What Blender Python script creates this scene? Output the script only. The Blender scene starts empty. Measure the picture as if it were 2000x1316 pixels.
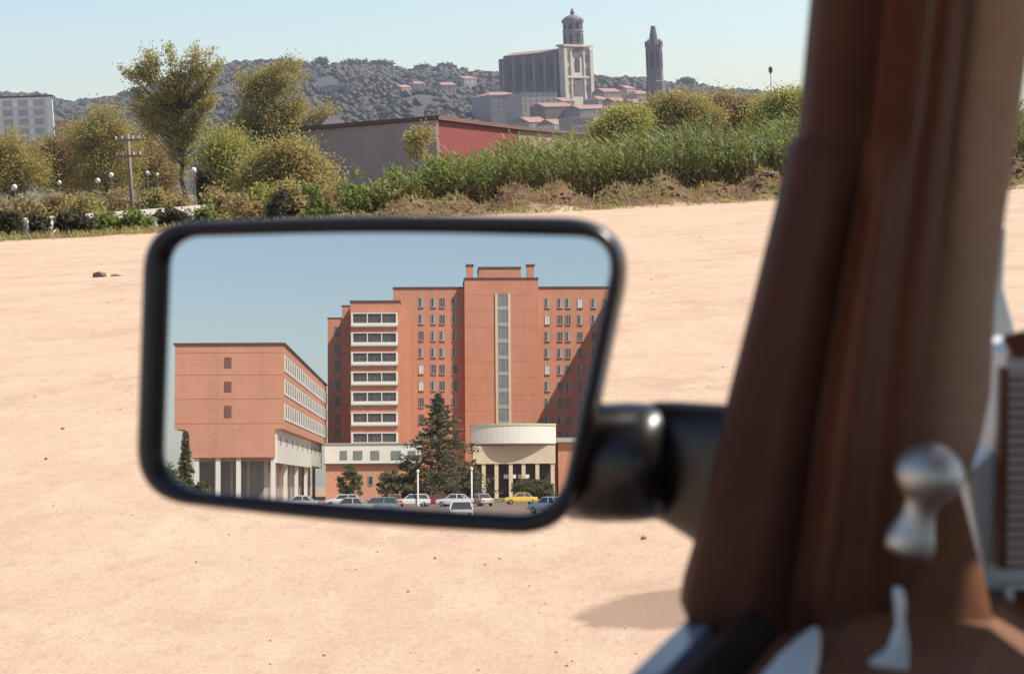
import bpy, math, random
import numpy as np
from mathutils import Vector, Matrix

rng = np.random.default_rng(7)
random.seed(7)
S = bpy.context.scene
col = S.collection
rad = math.radians

# ------------------------------------------------------------------ camera
FPX = 2000 * 65 / 36                     # focal length in photo pixels
EYE = 1.2
ROLL = rad(2.6)
PITCH = math.atan(318 / FPX)
Fv = np.array([0, math.cos(PITCH), -math.sin(PITCH)])
R0 = np.array([1.0, 0, 0])
U0 = np.cross(R0, Fv)
Rv = math.cos(ROLL) * R0 - math.sin(ROLL) * U0
Uv = math.sin(ROLL) * R0 + math.cos(ROLL) * U0
CAM = np.array([0, 0, EYE])
cd = bpy.data.cameras.new('camera')
cam = bpy.data.objects.new('camera', cd)
col.objects.link(cam)
m = Matrix.Identity(4)
for i in range(3):
    m[i][0], m[i][1], m[i][2], m[i][3] = Rv[i], Uv[i], -Fv[i], CAM[i]
cam.matrix_world = m
cd.sensor_width = 36
cd.lens = 65
cd.clip_start = 0.02
cd.clip_end = 20000
cd.dof.use_dof = True
cd.dof.focus_distance = 40
cd.dof.aperture_fstop = 21
S.camera = cam

# ------------------------------------------------------------------ mirror plane and the frame of what it shows
AZ, TILT = 0.22036021, 0.08544266
MN = np.array([-math.sin(AZ) * math.cos(TILT), -math.cos(AZ) * math.cos(TILT), math.sin(TILT)])


def ray(px, py):
    return Fv + Rv * (px - 1000) / FPX + Uv * (658 - py) / FPX


def P(px, py, Y):
    d = ray(px, py)
    return CAM + d * (Y / d[1])


MC = P(740, 730, 0.65)                    # mirror centre
CV = CAM - 2 * (CAM - MC).dot(MN) * MN    # mirrored eye
_d = ray(835, 945)
_d = _d - 2 * _d.dot(MN) * MN
EYv = np.array([_d[0], _d[1], 0]) / math.hypot(_d[0], _d[1])
EXv = np.array([-EYv[1], EYv[0], 0])      # shows as right in the mirror
if EXv[0] < 0:
    EXv = -EXv
HO = np.array([CV[0], CV[1], 0])
HROT = math.atan2(-EXv[1], -EXv[0])       # local x = -EXv, local y = EYv


def H(px, py, D):
    """place seen at a mirror pixel, at depth D: (local x, local y, z)"""
    d = ray(px, py)
    d = d - 2 * d.dot(MN) * MN
    t = D / d.dot(EYv)
    q = d * t
    return np.array([-q.dot(EXv), D, CV[2] + q[2]])


def H2W(l):
    return HO + -EXv * l[0] + EYv * l[1] + np.array([0, 0, l[2]])


# ------------------------------------------------------------------ sun, sky, exposure
SUN_EL = rad(49)
sv = EXv * math.sin(rad(43)) - EYv * math.cos(rad(43))
SUN_AZ = math.atan2(sv[0], sv[1])         # clockwise from +Y
sun_dir = np.array([math.sin(SUN_AZ) * math.cos(SUN_EL), math.cos(SUN_AZ) * math.cos(SUN_EL), math.sin(SUN_EL)])
sl = bpy.data.lights.new('sun', 'SUN')
sl.energy = 5.0
sl.angle = rad(0.5)
sl.color = (1.0, 0.93, 0.82)
so = bpy.data.objects.new('sun', sl)
so.rotation_euler = Vector(sun_dir).to_track_quat('Z', 'Y').to_euler()
so.location = (20, 0, 40)
col.objects.link(so)
wd = bpy.data.worlds.new('World')
S.world = wd
wd.use_nodes = True
wn = wd.node_tree
bg = wn.nodes['Background']
sk = wn.nodes.new('ShaderNodeTexSky')
sk.sky_type = 'NISHITA'
sk.sun_disc = False
sk.sun_elevation = SUN_EL
sk.sun_rotation = SUN_AZ
sk.altitude = 50
sk.air_density = 1.1
sk.dust_density = 0.7
sk.ozone_density = 2.2
wn.links.new(sk.outputs[0], bg.inputs[0])
bg.inputs[1].default_value = 0.11
S.view_settings.view_transform = 'Standard'
S.view_settings.look = 'None'
S.view_settings.exposure = 0.5
S.view_settings.gamma = 1
S.view_settings.use_curve_mapping = False
S.render.engine = 'CYCLES'
S.cycles.use_denoising = True
S.cycles.max_bounces = 8
S.cycles.transparent_max_bounces = 8
S.cycles.volume_bounces = 0


# ------------------------------------------------------------------ materials
MATS = {}


def mat(name, c1, c2=None, scale=3.0, rough=0.8, bump=0.0, metallic=0.0, spec=0.5, coord='OBJ', stretch=(1, 1, 1), island=0.0, coat=0.0, detail=5):
    if name in MATS:
        return MATS[name]
    M = bpy.data.materials.new(name)
    M.use_nodes = True
    nt = M.node_tree
    b = nt.nodes['Principled BSDF']
    b.inputs['Roughness'].default_value = rough
    b.inputs['Metallic'].default_value = metallic
    b.inputs['Specular IOR Level'].default_value = spec
    b.inputs['Coat Weight'].default_value = coat
    if c2 is None:
        c2 = tuple(x * 0.85 for x in c1)
    geo = nt.nodes.new('ShaderNodeNewGeometry')
    mp = nt.nodes.new('ShaderNodeMapping')
    mp.inputs['Scale'].default_value = stretch
    nt.links.new(geo.outputs['Position'], mp.inputs[0])
    nz = nt.nodes.new('ShaderNodeTexNoise')
    nz.inputs['Scale'].default_value = scale
    nz.inputs['Detail'].default_value = detail
    nz.inputs['Roughness'].default_value = 0.65
    nt.links.new(mp.outputs[0], nz.inputs['Vector'])
    rp = nt.nodes.new('ShaderNodeMapRange')
    rp.inputs[1].default_value = 0.3
    rp.inputs[2].default_value = 0.7
    nt.links.new(nz.outputs[0], rp.inputs[0])
    fac = rp.outputs[0]
    if island > 0:
        ml = nt.nodes.new('ShaderNodeMix')
        ml.inputs[0].default_value = island
        nt.links.new(rp.outputs[0], ml.inputs[2])
        nt.links.new(geo.outputs['Random Per Island'], ml.inputs[3])
        fac = ml.outputs[0]
    mx = nt.nodes.new('ShaderNodeMix')
    mx.data_type = 'RGBA'
    mx.inputs[6].default_value = (*c1, 1)
    mx.inputs[7].default_value = (*c2, 1)
    nt.links.new(fac, mx.inputs[0])
    nt.links.new(mx.outputs[2], b.inputs['Base Color'])
    if bump > 0:
        bp = nt.nodes.new('ShaderNodeBump')
        bp.inputs['Strength'].default_value = bump
        bp.inputs['Distance'].default_value = 0.02
        nt.links.new(nz.outputs[0], bp.inputs['Height'])
        nt.links.new(bp.outputs[0], b.inputs['Normal'])
    MATS[name] = M
    return M


def leafmat(name, c1, c2, trans=0.5):
    M = mat(name, tuple(2.05 * v for v in c1), tuple(2.05 * v for v in c2), scale=0.25, rough=0.75, island=0.6, spec=0.25)
    nt = M.node_tree
    if 'done' in M:
        return M
    b = nt.nodes['Principled BSDF']
    out = nt.nodes['Material Output']
    tr = nt.nodes.new('ShaderNodeBsdfTranslucent')
    src = b.inputs['Base Color'].links[0].from_socket
    nt.links.new(src, tr.inputs[0])
    ms = nt.nodes.new('ShaderNodeMixShader')
    ms.inputs[0].default_value = trans
    nt.links.new(b.outputs[0], ms.inputs[1])
    nt.links.new(tr.outputs[0], ms.inputs[2])
    nt.links.new(ms.outputs[0], out.inputs[0])
    M['done'] = 1
    return M


def glossglass(name, tint=(1, 1, 1), refl=0.06):
    """clear pane: lets light straight through, with a weak reflection"""
    M = bpy.data.materials.new(name)
    M.use_nodes = True
    nt = M.node_tree
    nt.nodes.remove(nt.nodes['Principled BSDF'])
    out = nt.nodes['Material Output']
    t = nt.nodes.new('ShaderNodeBsdfTransparent')
    t.inputs[0].default_value = (*tint, 1)
    g = nt.nodes.new('ShaderNodeBsdfGlossy')
    g.inputs['Roughness'].default_value = 0.0
    ms = nt.nodes.new('ShaderNodeMixShader')
    ms.inputs[0].default_value = refl
    nt.links.new(t.outputs[0], ms.inputs[1])
    nt.links.new(g.outputs[0], ms.inputs[2])
    nt.links.new(ms.outputs[0], out.inputs[0])
    MATS[name] = M
    return M




def weathered(name, c1, c2, c3):
    """brickwork seen from afar: patchy batches, rain streaks, fine speckle"""
    M = mat(name, c1, c2, scale=0.22, rough=0.92, detail=8)
    nt = M.node_tree
    b = nt.nodes['Principled BSDF']
    src = b.inputs['Base Color'].links[0].from_socket
    geo = nt.nodes.new('ShaderNodeNewGeometry')
    for stretch, scale, lo, hi, amt, cc in (((1, 1, 0.07), 1.1, 0.5, 0.75, 0.5, c3), ((0.25, 0.25, 3.0), 1.6, 0.5, 0.72, 0.35, c3), ((1, 1, 1), 3.5, 0.5, 0.7, 0.4, tuple(min(1, v * 1.18) for v in c1))):
        mp = nt.nodes.new('ShaderNodeMapping')
        mp.inputs['Scale'].default_value = stretch
        nt.links.new(geo.outputs['Position'], mp.inputs[0])
        nz = nt.nodes.new('ShaderNodeTexNoise')
        nz.inputs['Scale'].default_value = scale
        nz.inputs['Detail'].default_value = 5
        nt.links.new(mp.outputs[0], nz.inputs['Vector'])
        r = nt.nodes.new('ShaderNodeMapRange')
        r.inputs[1].default_value, r.inputs[2].default_value, r.inputs[4].default_value = lo, hi, amt
        nt.links.new(nz.outputs[0], r.inputs[0])
        x = nt.nodes.new('ShaderNodeMix')
        x.data_type = 'RGBA'
        nt.links.new(r.outputs[0], x.inputs[0])
        nt.links.new(src, x.inputs[6])
        x.inputs[7].default_value = (*cc, 1)
        src = x.outputs[2]
    nt.links.new(src, b.inputs['Base Color'])
    return M


M_brick = weathered('brick', (0.58, 0.27, 0.165), (0.50, 0.22, 0.135), (0.40, 0.175, 0.11))
M_brick2 = weathered('brick_pale', (0.63, 0.31, 0.20), (0.54, 0.255, 0.16), (0.46, 0.215, 0.14))
M_joint = mat('brick_joint', (0.48, 0.225, 0.145), (0.42, 0.19, 0.12), scale=1)
M_white = mat('white_paint', (0.78, 0.75, 0.68), (0.70, 0.67, 0.60), scale=0.6, rough=0.6)
M_cream = mat('cream_paint', (0.66, 0.55, 0.40), (0.58, 0.48, 0.34), scale=0.6, rough=0.7)
M_pane = mat('dark_glass', (0.05, 0.055, 0.06), (0.09, 0.09, 0.09), scale=0.4, rough=0.12, spec=0.6)
M_greypane = mat('grey_glass', (0.16, 0.18, 0.18), (0.23, 0.25, 0.24), scale=0.5, rough=0.2)
M_blind = mat('white_blind', (0.75, 0.74, 0.72), (0.66, 0.65, 0.63), scale=1, rough=0.7)
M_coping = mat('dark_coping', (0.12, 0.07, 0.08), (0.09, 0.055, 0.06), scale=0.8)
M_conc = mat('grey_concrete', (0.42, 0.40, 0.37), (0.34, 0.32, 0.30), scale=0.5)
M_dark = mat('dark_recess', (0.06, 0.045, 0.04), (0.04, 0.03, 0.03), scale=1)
M_bark = mat('bark', (0.10, 0.07, 0.05), (0.06, 0.042, 0.03), scale=4)
M_black = mat('black_plastic', (0.010, 0.006, 0.006), (0.014, 0.009, 0.008), scale=60, rough=0.33)
M_tyre = mat('tyre_rubber', (0.02, 0.02, 0.02), (0.03, 0.03, 0.03), rough=0.9)
M_chrome = mat('chrome', (0.58, 0.55, 0.50), (0.52, 0.49, 0.45), rough=0.50, metallic=1.0, scale=20)
M_rim = mat('wheel_metal', (0.45, 0.45, 0.45), (0.38, 0.38, 0.38), rough=0.4, metallic=0.8)
M_lampred = mat('red_lens', (0.35, 0.02, 0.02), (0.28, 0.02, 0.02), rough=0.2)
M_lens = mat('clear_lens', (0.75, 0.75, 0.72), (0.65, 0.65, 0.62), rough=0.1)
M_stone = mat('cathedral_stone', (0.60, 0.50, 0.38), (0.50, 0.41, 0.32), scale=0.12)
M_stone2 = mat('shaded_stone', (0.17, 0.12, 0.095), (0.12, 0.085, 0.07), scale=0.12)  # darker copy of the stone: shade painted on nave and recesses
M_tile = mat('roof_tile', (0.34, 0.19, 0.14), (0.27, 0.15, 0.11), scale=0.2)


# ------------------------------------------------------------------ mesh helpers
class MB:
    def __init__(s):
        s.v, s.f = [], []

    def add(s, vs, fs):
        o = len(s.v)
        s.v += [tuple(float(c) for c in v) for v in vs]
        s.f += [tuple(o + i for i in f) for f in fs]
        return s

    def box(s, x0, x1, y0, y1, z0, z1):
        x0, x1 = min(x0, x1), max(x0, x1)
        y0, y1 = min(y0, y1), max(y0, y1)
        z0, z1 = min(z0, z1), max(z0, z1)
        return s.add([(x0, y0, z0), (x1, y0, z0), (x1, y1, z0), (x0, y1, z0), (x0, y0, z1), (x1, y0, z1), (x1, y1, z1), (x0, y1, z1)],
                     [(0, 3, 2, 1), (4, 5, 6, 7), (0, 1, 5, 4), (1, 2, 6, 5), (2, 3, 7, 6), (3, 0, 4, 7)])

    def prism(s, poly, a, b, axis=1):
        """closed polygon of 2-d points extruded along an axis from a to b"""
        n = len(poly)

        def mk(p, t):
            return (t, p[0], p[1]) if axis == 0 else ((p[0], t, p[1]) if axis == 1 else (p[0], p[1], t))
        vs = [mk(p, a) for p in poly] + [mk(p, b) for p in poly]
        fs = [tuple(range(n)), tuple(range(2 * n - 1, n - 1, -1))] + [(i, n + i, n + (i + 1) % n, (i + 1) % n) for i in range(n)]
        return s.add(vs, fs)

    def loft(s, rings, cap=True, closed=True):
        n = len(rings[0])
        vs = [v for r in rings for v in r]
        fs = []
        for k in range(len(rings) - 1):
            for i in range(n if closed else n - 1):
                j = (i + 1) % n
                fs.append((k * n + i, k * n + j, (k + 1) * n + j, (k + 1) * n + i))
        if cap and closed:
            fs.append(tuple(range(n - 1, -1, -1)))
            fs.append(tuple(range((len(rings) - 1) * n, len(rings) * n)))
        return s.add(vs, fs)

    def tube(s, pts, rs, n=8):
        rings = []
        pts = [np.array(p, float) for p in pts]
        for k, p in enumerate(pts):
            d = pts[min(k + 1, len(pts) - 1)] - pts[max(k - 1, 0)]
            d = d / (np.linalg.norm(d) + 1e-9)
            a = np.cross(d, [0, 0, 1.0] if abs(d[2]) < 0.9 else [1.0, 0, 0])
            a /= np.linalg.norm(a)
            b = np.cross(d, a)
            rings.append([p + rs[k] * (a * math.cos(2 * math.pi * i / n) + b * math.sin(2 * math.pi * i / n)) for i in range(n)])
        return s.loft(rings)

    def cyl(s, c, r, z0, z1, n=12, r1=None):
        r1 = r if r1 is None else r1
        return s.loft([[(c[0] + q * math.cos(2 * math.pi * i / n), c[1] + q * math.sin(2 * math.pi * i / n), z) for i in range(n)] for q, z in ((r, z0), (r1, z1))])

    def lathe(s, c, prof, n=14):
        return s.loft([[(c[0] + r * math.cos(2 * math.pi * i / n), c[1] + r * math.sin(2 * math.pi * i / n), c[2] + z) for i in range(n)] for r, z in prof])

    def build(s, name, material, parent=None, smooth=False):
        me = bpy.data.meshes.new(name)
        me.from_pydata(s.v, [], s.f)
        return link(name, me, material, parent, smooth)


def link(name, me, material, parent=None, smooth=False):
    me.materials.clear()
    me.materials.append(material)
    if smooth:
        me.polygons.foreach_set('use_smooth', [True] * len(me.polygons))
    me.update()
    o = bpy.data.objects.new(name, me)
    col.objects.link(o)
    if parent:
        o.parent = parent
    return o


def recalc(o):
    import bmesh
    bm = bmesh.new()
    bm.from_mesh(o.data)
    bmesh.ops.recalc_face_normals(bm, faces=bm.faces)
    bm.to_mesh(o.data)
    bm.free()
    return o


def bevel(o, w, seg=2):
    md = o.modifiers.new('bevel', 'BEVEL')
    md.width = w
    md.segments = seg
    md.limit_method = 'ANGLE'
    return o


def quads(name, V, material, parent=None):
    """V: (n,4,3) array of quads"""
    n = len(V)
    me = bpy.data.meshes.new(name)
    me.vertices.add(n * 4)
    me.vertices.foreach_set('co', np.ascontiguousarray(V, dtype=np.float32).ravel())
    me.loops.add(n * 4)
    me.loops.foreach_set('vertex_index', np.arange(n * 4, dtype=np.int32))
    me.polygons.add(n)
    me.polygons.foreach_set('loop_start', np.arange(0, n * 4, 4, dtype=np.int32))
    me.polygons.foreach_set('loop_total', np.full(n, 4, dtype=np.int32))
    me.update()
    me.validate()
    return link(name, me, material, parent)


def empty(name, loc, rz=0.0):
    o = bpy.data.objects.new(name, None)
    col.objects.link(o)
    o.empty_display_size = 0.1
    o.location = tuple(float(c) for c in loc)
    o.rotation_euler = (0, 0, rz)
    return o


def tag(o, label, cat, group=None):
    o['label'] = label
    o['category'] = cat
    if group:
        o['group'] = group
    return o


def copy_tree(o, parent=None):
    c = o.copy()
    col.objects.link(c)
    c.parent = parent
    for ch in o.children:
        copy_tree(ch, c)
    return c


# ------------------------------------------------------------------ terrain
def sst(a, b, x):
    t = np.clip((x - a) / (b - a), 0, 1)
    return t * t * (3 - 2 * t)


def edge(x):
    return 52.5 + 0.30 * np.clip(x + 6, -14, 14)


def zg(x, y):
    x = np.asarray(x, float)
    y = np.asarray(y, float)
    t = y - edge(x)
    right = sst(-7, 0, x)
    drop = -2.3 * sst(1.5, 16, t) * (1 - right) - 0.8 * sst(6, 25, t) * right
    lump = 0.75 + 0.25 * np.sin(x * 1.7) + 0.2 * np.sin(x * 3.9 + 1)
    berm = (0.85 * right + 0.12 * (1 - right)) * lump * np.exp(-((t - 2.2) / 1.35) ** 2)
    s = (x - HO[0]) * EYv[0] + (y - HO[1]) * EYv[1]
    back = -1.4 * sst(45, 85, s)
    return drop + berm + back


def axis_pts(lo, hi, dense0, dense1, step, grow=1.18):
    c = list(np.arange(dense0, dense1 + step / 2, step))
    s = step
    x = c[-1]
    while x < hi:
        s *= grow
        x += s
        c.append(min(x, hi))
    s = step
    x = c[0]
    while x > lo:
        s *= grow
        x -= s
        c.insert(0, max(x, lo))
    return np.array(c)


xs = axis_pts(-2950, 2950, -22, 24, 0.45)
ys = axis_pts(-2950, 2950, 44, 72, 0.4)
X, Y = np.meshgrid(xs, ys)
Z = zg(X, Y)
nx, ny = len(xs), len(ys)
V = np.stack([X, Y, Z], -1).reshape(-1, 3)
idx = np.arange(nx * ny).reshape(ny, nx)
fq = np.stack([idx[:-1, :-1], idx[:-1, 1:], idx[1:, 1:], idx[1:, :-1]], -1).reshape(-1, 4)
me = bpy.data.meshes.new('ground')
me.from_pydata(V.tolist(), [], fq.tolist())


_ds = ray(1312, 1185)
DARK_PATCH = tuple((CAM + _ds * (-EYE / _ds[2]))[:2])


def ground_material():
    M = bpy.data.materials.new('ground_earth')
    M.use_nodes = True
    nt = M.node_tree
    L = nt.links.new
    b = nt.nodes['Principled BSDF']
    b.inputs['Roughness'].default_value = 0.95
    b.inputs['Specular IOR Level'].default_value = 0.15
    geo = nt.nodes.new('ShaderNodeNewGeometry')
    sep = nt.nodes.new('ShaderNodeSeparateXYZ')
    L(geo.outputs['Position'], sep.inputs[0])

    def noise(scale, stretch=(1, 1, 1), detail=4, rough=0.6):
        mp = nt.nodes.new('ShaderNodeMapping')
        mp.inputs['Scale'].default_value = stretch
        L(geo.outputs['Position'], mp.inputs[0])
        n = nt.nodes.new('ShaderNodeTexNoise')
        n.inputs['Scale'].default_value = scale
        n.inputs['Detail'].default_value = detail
        n.inputs['Roughness'].default_value = rough
        L(mp.outputs[0], n.inputs['Vector'])
        return n.outputs[0]

    def rng_(src, a, b_, c=0.0, d=1.0):
        r = nt.nodes.new('ShaderNodeMapRange')
        r.inputs[1].default_value = a
        r.inputs[2].default_value = b_
        r.inputs[3].default_value = c
        r.inputs[4].default_value = d
        L(src, r.inputs[0])
        return r.outputs[0]

    def mixc(f, a, b_):
        x = nt.nodes.new('ShaderNodeMix')
        x.data_type = 'RGBA'
        L(f, x.inputs[0])
        for s_, v in ((6, a), (7, b_)):
            if isinstance(v, tuple):
                x.inputs[s_].default_value = (*v, 1)
            else:
                L(v, x.inputs[s_])
        return x.outputs[2]

    def math_(op, a, b_):
        n = nt.nodes.new('ShaderNodeMath')
        n.operation = op
        for i, v in enumerate((a, b_)):
            if isinstance(v, (int, float)):
                n.inputs[i].default_value = v
            else:
                L(v, n.inputs[i])
        return n.outputs[0]
    # sand: pale tan with pinkish patches, streaks of wheel traffic and grains
    sand = mixc(rng_(noise(0.35, (1, 1, 1), 5), 0.35, 0.65), (0.60, 0.425, 0.29), (0.53, 0.355, 0.25))
    sand = mixc(rng_(noise(0.8, (0.9, 0.7, 1), 6, 0.75), 0.50, 0.66, 0, 0.7), sand, (0.42, 0.265, 0.185))
    sand = mixc(rng_(noise(2.6, (1.3, 0.5, 1), 7, 0.75), 0.48, 0.68, 0, 0.7), sand, (0.64, 0.49, 0.335))
    sand = mixc(rng_(noise(11.0, (1.2, 0.6, 1), 7, 0.8), 0.50, 0.70, 0, 0.5), sand, (0.38, 0.25, 0.165))
    sand = mixc(rng_(noise(140.0, (1, 0.6, 1), 3, 0.8), 0.50, 0.68, 0, 0.6), sand, (0.34, 0.215, 0.15))
    sand = mixc(rng_(noise(48.0, (1.2, 0.6, 1), 4, 0.75), 0.52, 0.70, 0, 0.6), sand, (0.36, 0.23, 0.16))
    # darker oval patch with a ragged edge
    sx_, sy_ = DARK_PATCH
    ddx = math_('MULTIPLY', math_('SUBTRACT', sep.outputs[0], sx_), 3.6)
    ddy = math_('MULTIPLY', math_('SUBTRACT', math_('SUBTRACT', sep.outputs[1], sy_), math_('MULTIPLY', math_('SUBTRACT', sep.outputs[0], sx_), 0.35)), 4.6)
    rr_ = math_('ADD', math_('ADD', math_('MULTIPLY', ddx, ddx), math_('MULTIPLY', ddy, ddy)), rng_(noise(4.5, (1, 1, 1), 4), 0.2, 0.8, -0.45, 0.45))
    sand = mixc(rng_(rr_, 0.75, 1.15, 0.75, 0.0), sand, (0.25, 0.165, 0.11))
    # earth and dry grass beyond the field
    earth = mixc(rng_(noise(1.1, (1, 1, 1), 6, 0.7), 0.4, 0.62), (0.11, 0.052, 0.034), (0.20, 0.115, 0.065))
    earth = mixc(rng_(noise(0.7, (1, 1, 1), 6, 0.7), 0.50, 0.62), earth, (0.15, 0.13, 0.04))
    far = mixc(rng_(noise(0.02, (1, 1, 1), 5, 0.7), 0.4, 0.6), (0.13, 0.125, 0.05), (0.24, 0.17, 0.10))
    xc = math_('MAXIMUM', math_('MINIMUM', math_('ADD', sep.outputs[0], 6.0), 14.0), -14.0)
    t = math_('SUBTRACT', sep.outputs[1], math_('ADD', math_('MULTIPLY', xc, 0.30), 52.5))
    t = math_('ADD', t, rng_(noise(0.9, (1, 1, 1), 4), 0.2, 0.8, -1.0, 1.0))
    c = mixc(rng_(t, -0.3, 0.5), sand, earth)
    c = mixc(rng_(t, 18, 40), c, far)
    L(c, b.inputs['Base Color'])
    bp = nt.nodes.new('ShaderNodeBump')
    bp.inputs['Strength'].default_value = 0.35
    bp.inputs['Distance'].default_value = 0.03
    L(noise(24.0, (1, 1, 1), 9, 0.85), bp.inputs['Height'])
    L(bp.outputs[0], b.inputs['Normal'])
    return M


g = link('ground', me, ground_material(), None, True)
g['kind'] = 'structure'

# ------------------------------------------------------------------ hills
SKY = [(-1800, 250), (-700, 232), (-300, 205), (0, 183), (80, 185), (150, 200), (230, 190), (320, 160), (450, 125), (560, 118), (620, 128), (660, 126), (760, 128), (800, 138),
       (870, 133), (925, 141), (1000, 146), (1100, 150), (1180, 152), (1260, 155), (1330, 163), (1400, 174), (1480, 180), (1560, 190), (1700, 205), (2000, 222), (2700, 235), (3400, 225), (4600, 262)]
SPX = np.array([a for a, b in SKY], float)
SPY = np.array([b for a, b in SKY], float)
HD0, HD1 = 1050.0, 2300.0


def ridge(px):
    py = np.interp(px, SPX, SPY)
    return P(px, py + 5, HD1)[2]


def hill_pt(px, t):
    Yd = HD0 + (HD1 - HD0) * t
    r = ridge(px)
    x = P(px, 250, Yd)[0]
    und = 0.06 * math.sin(px * 0.021 + t * 9) + 0.05 * math.sin(px * 0.047 - t * 14)
    z = r * (t ** 0.8) * (1 + und * (1 - t) * 2) - 3 * (1 - t)
    return np.array([x, Yd, z])


hpx = np.linspace(-1800, 4600, 270)
rows = []
for t in np.linspace(0, 1, 26):
    rows.append([hill_pt(p, t) for p in hpx])
for k, dz in ((1.15, 0.8), (1.25, 0.0)):
    rows.append([np.array([hill_pt(p, 1)[0], HD0 + (HD1 - HD0) * k, hill_pt(p, 1)[2] * dz - (6 if dz == 0 else 0)]) for p in hpx])
hb = MB()
nh = len(hpx)
hb.add([v for r in rows for v in r], [(k * nh + i, k * nh + i + 1, (k + 1) * nh + i + 1, (k + 1) * nh + i) for k in range(len(rows) - 1) for i in range(nh - 1)])
hills = hb.build('hills', mat('hillside', (0.032, 0.028, 0.022), (0.07, 0.056, 0.040), scale=0.03, rough=0.95), None, True)
hills['kind'] = 'structure'

# far wood on the hills: clumpy crowns joined into one mass
ico_t = (1 + 5 ** 0.5) / 2
ICO = np.array([(-1, ico_t, 0), (1, ico_t, 0), (-1, -ico_t, 0), (1, -ico_t, 0), (0, -1, ico_t), (0, 1, ico_t), (0, -1, -ico_t), (0, 1, -ico_t), (ico_t, 0, -1), (ico_t, 0, 1), (-ico_t, 0, -1), (-ico_t, 0, 1)]) / math.hypot(1, ico_t)
ICF = np.array([(0, 11, 5), (0, 5, 1), (0, 1, 7), (0, 7, 10), (0, 10, 11), (1, 5, 9), (5, 11, 4), (11, 10, 2), (10, 7, 6), (7, 1, 8), (3, 9, 4), (3, 4, 2), (3, 2, 6), (3, 6, 8), (3, 8, 9), (4, 9, 5), (2, 4, 11), (6, 2, 10), (8, 6, 7), (9, 8, 1)])


def blobs(name, pts, radii, material):
    n = len(pts)
    v = ICO[None] * (0.75 + 0.5 * rng.random((n, 12, 1))) * radii[:, None, :] + pts[:, None, :]
    f = (ICF[None] + 12 * np.arange(n)[:, None, None]).reshape(-1, 3)
    me = bpy.data.meshes.new(name)
    me.from_pydata(v.reshape(-1, 3).tolist(), [], f.tolist())
    return link(name, me, material)


wp, wr = [], []
for k in range(24000):
    px = rng.uniform(-500, 2300) if k < 15000 else rng.uniform(-1700, 4400)
    t = rng.random() ** 0.8
    if t < 0.05:
        continue
    clump = math.sin(px * 0.035 + 3 * t) + math.sin(px * 0.013 - 17 * t) + 1.1 * math.sin(t * 31 + px * 0.006)
    if 930 < px < 1560 and t < 0.3:
        clump -= 1.0
    if clump < -1.0 + rng.normal() * 0.7 and t < 0.93:
        continue
    s = rng.uniform(2.0, 4.6) * (0.8 + 0.4 * t)
    p = hill_pt(px, min(t, 1.0))
    wp.append(p + [0, 0, s * 0.55])
    wr.append([s * rng.uniform(0.9, 1.5), s * 1.1, s * rng.uniform(0.7, 1.05)])
wood = blobs('hillside_wood', np.array(wp), np.array(wr), leafmat('far_foliage', (0.026, 0.026, 0.020), (0.055, 0.048, 0.032), 0.1))
wood['kind'] = 'stuff'
wood['label'] = 'dark wood covering the far hills behind the cathedral'
wood['category'] = 'wood'


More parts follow.
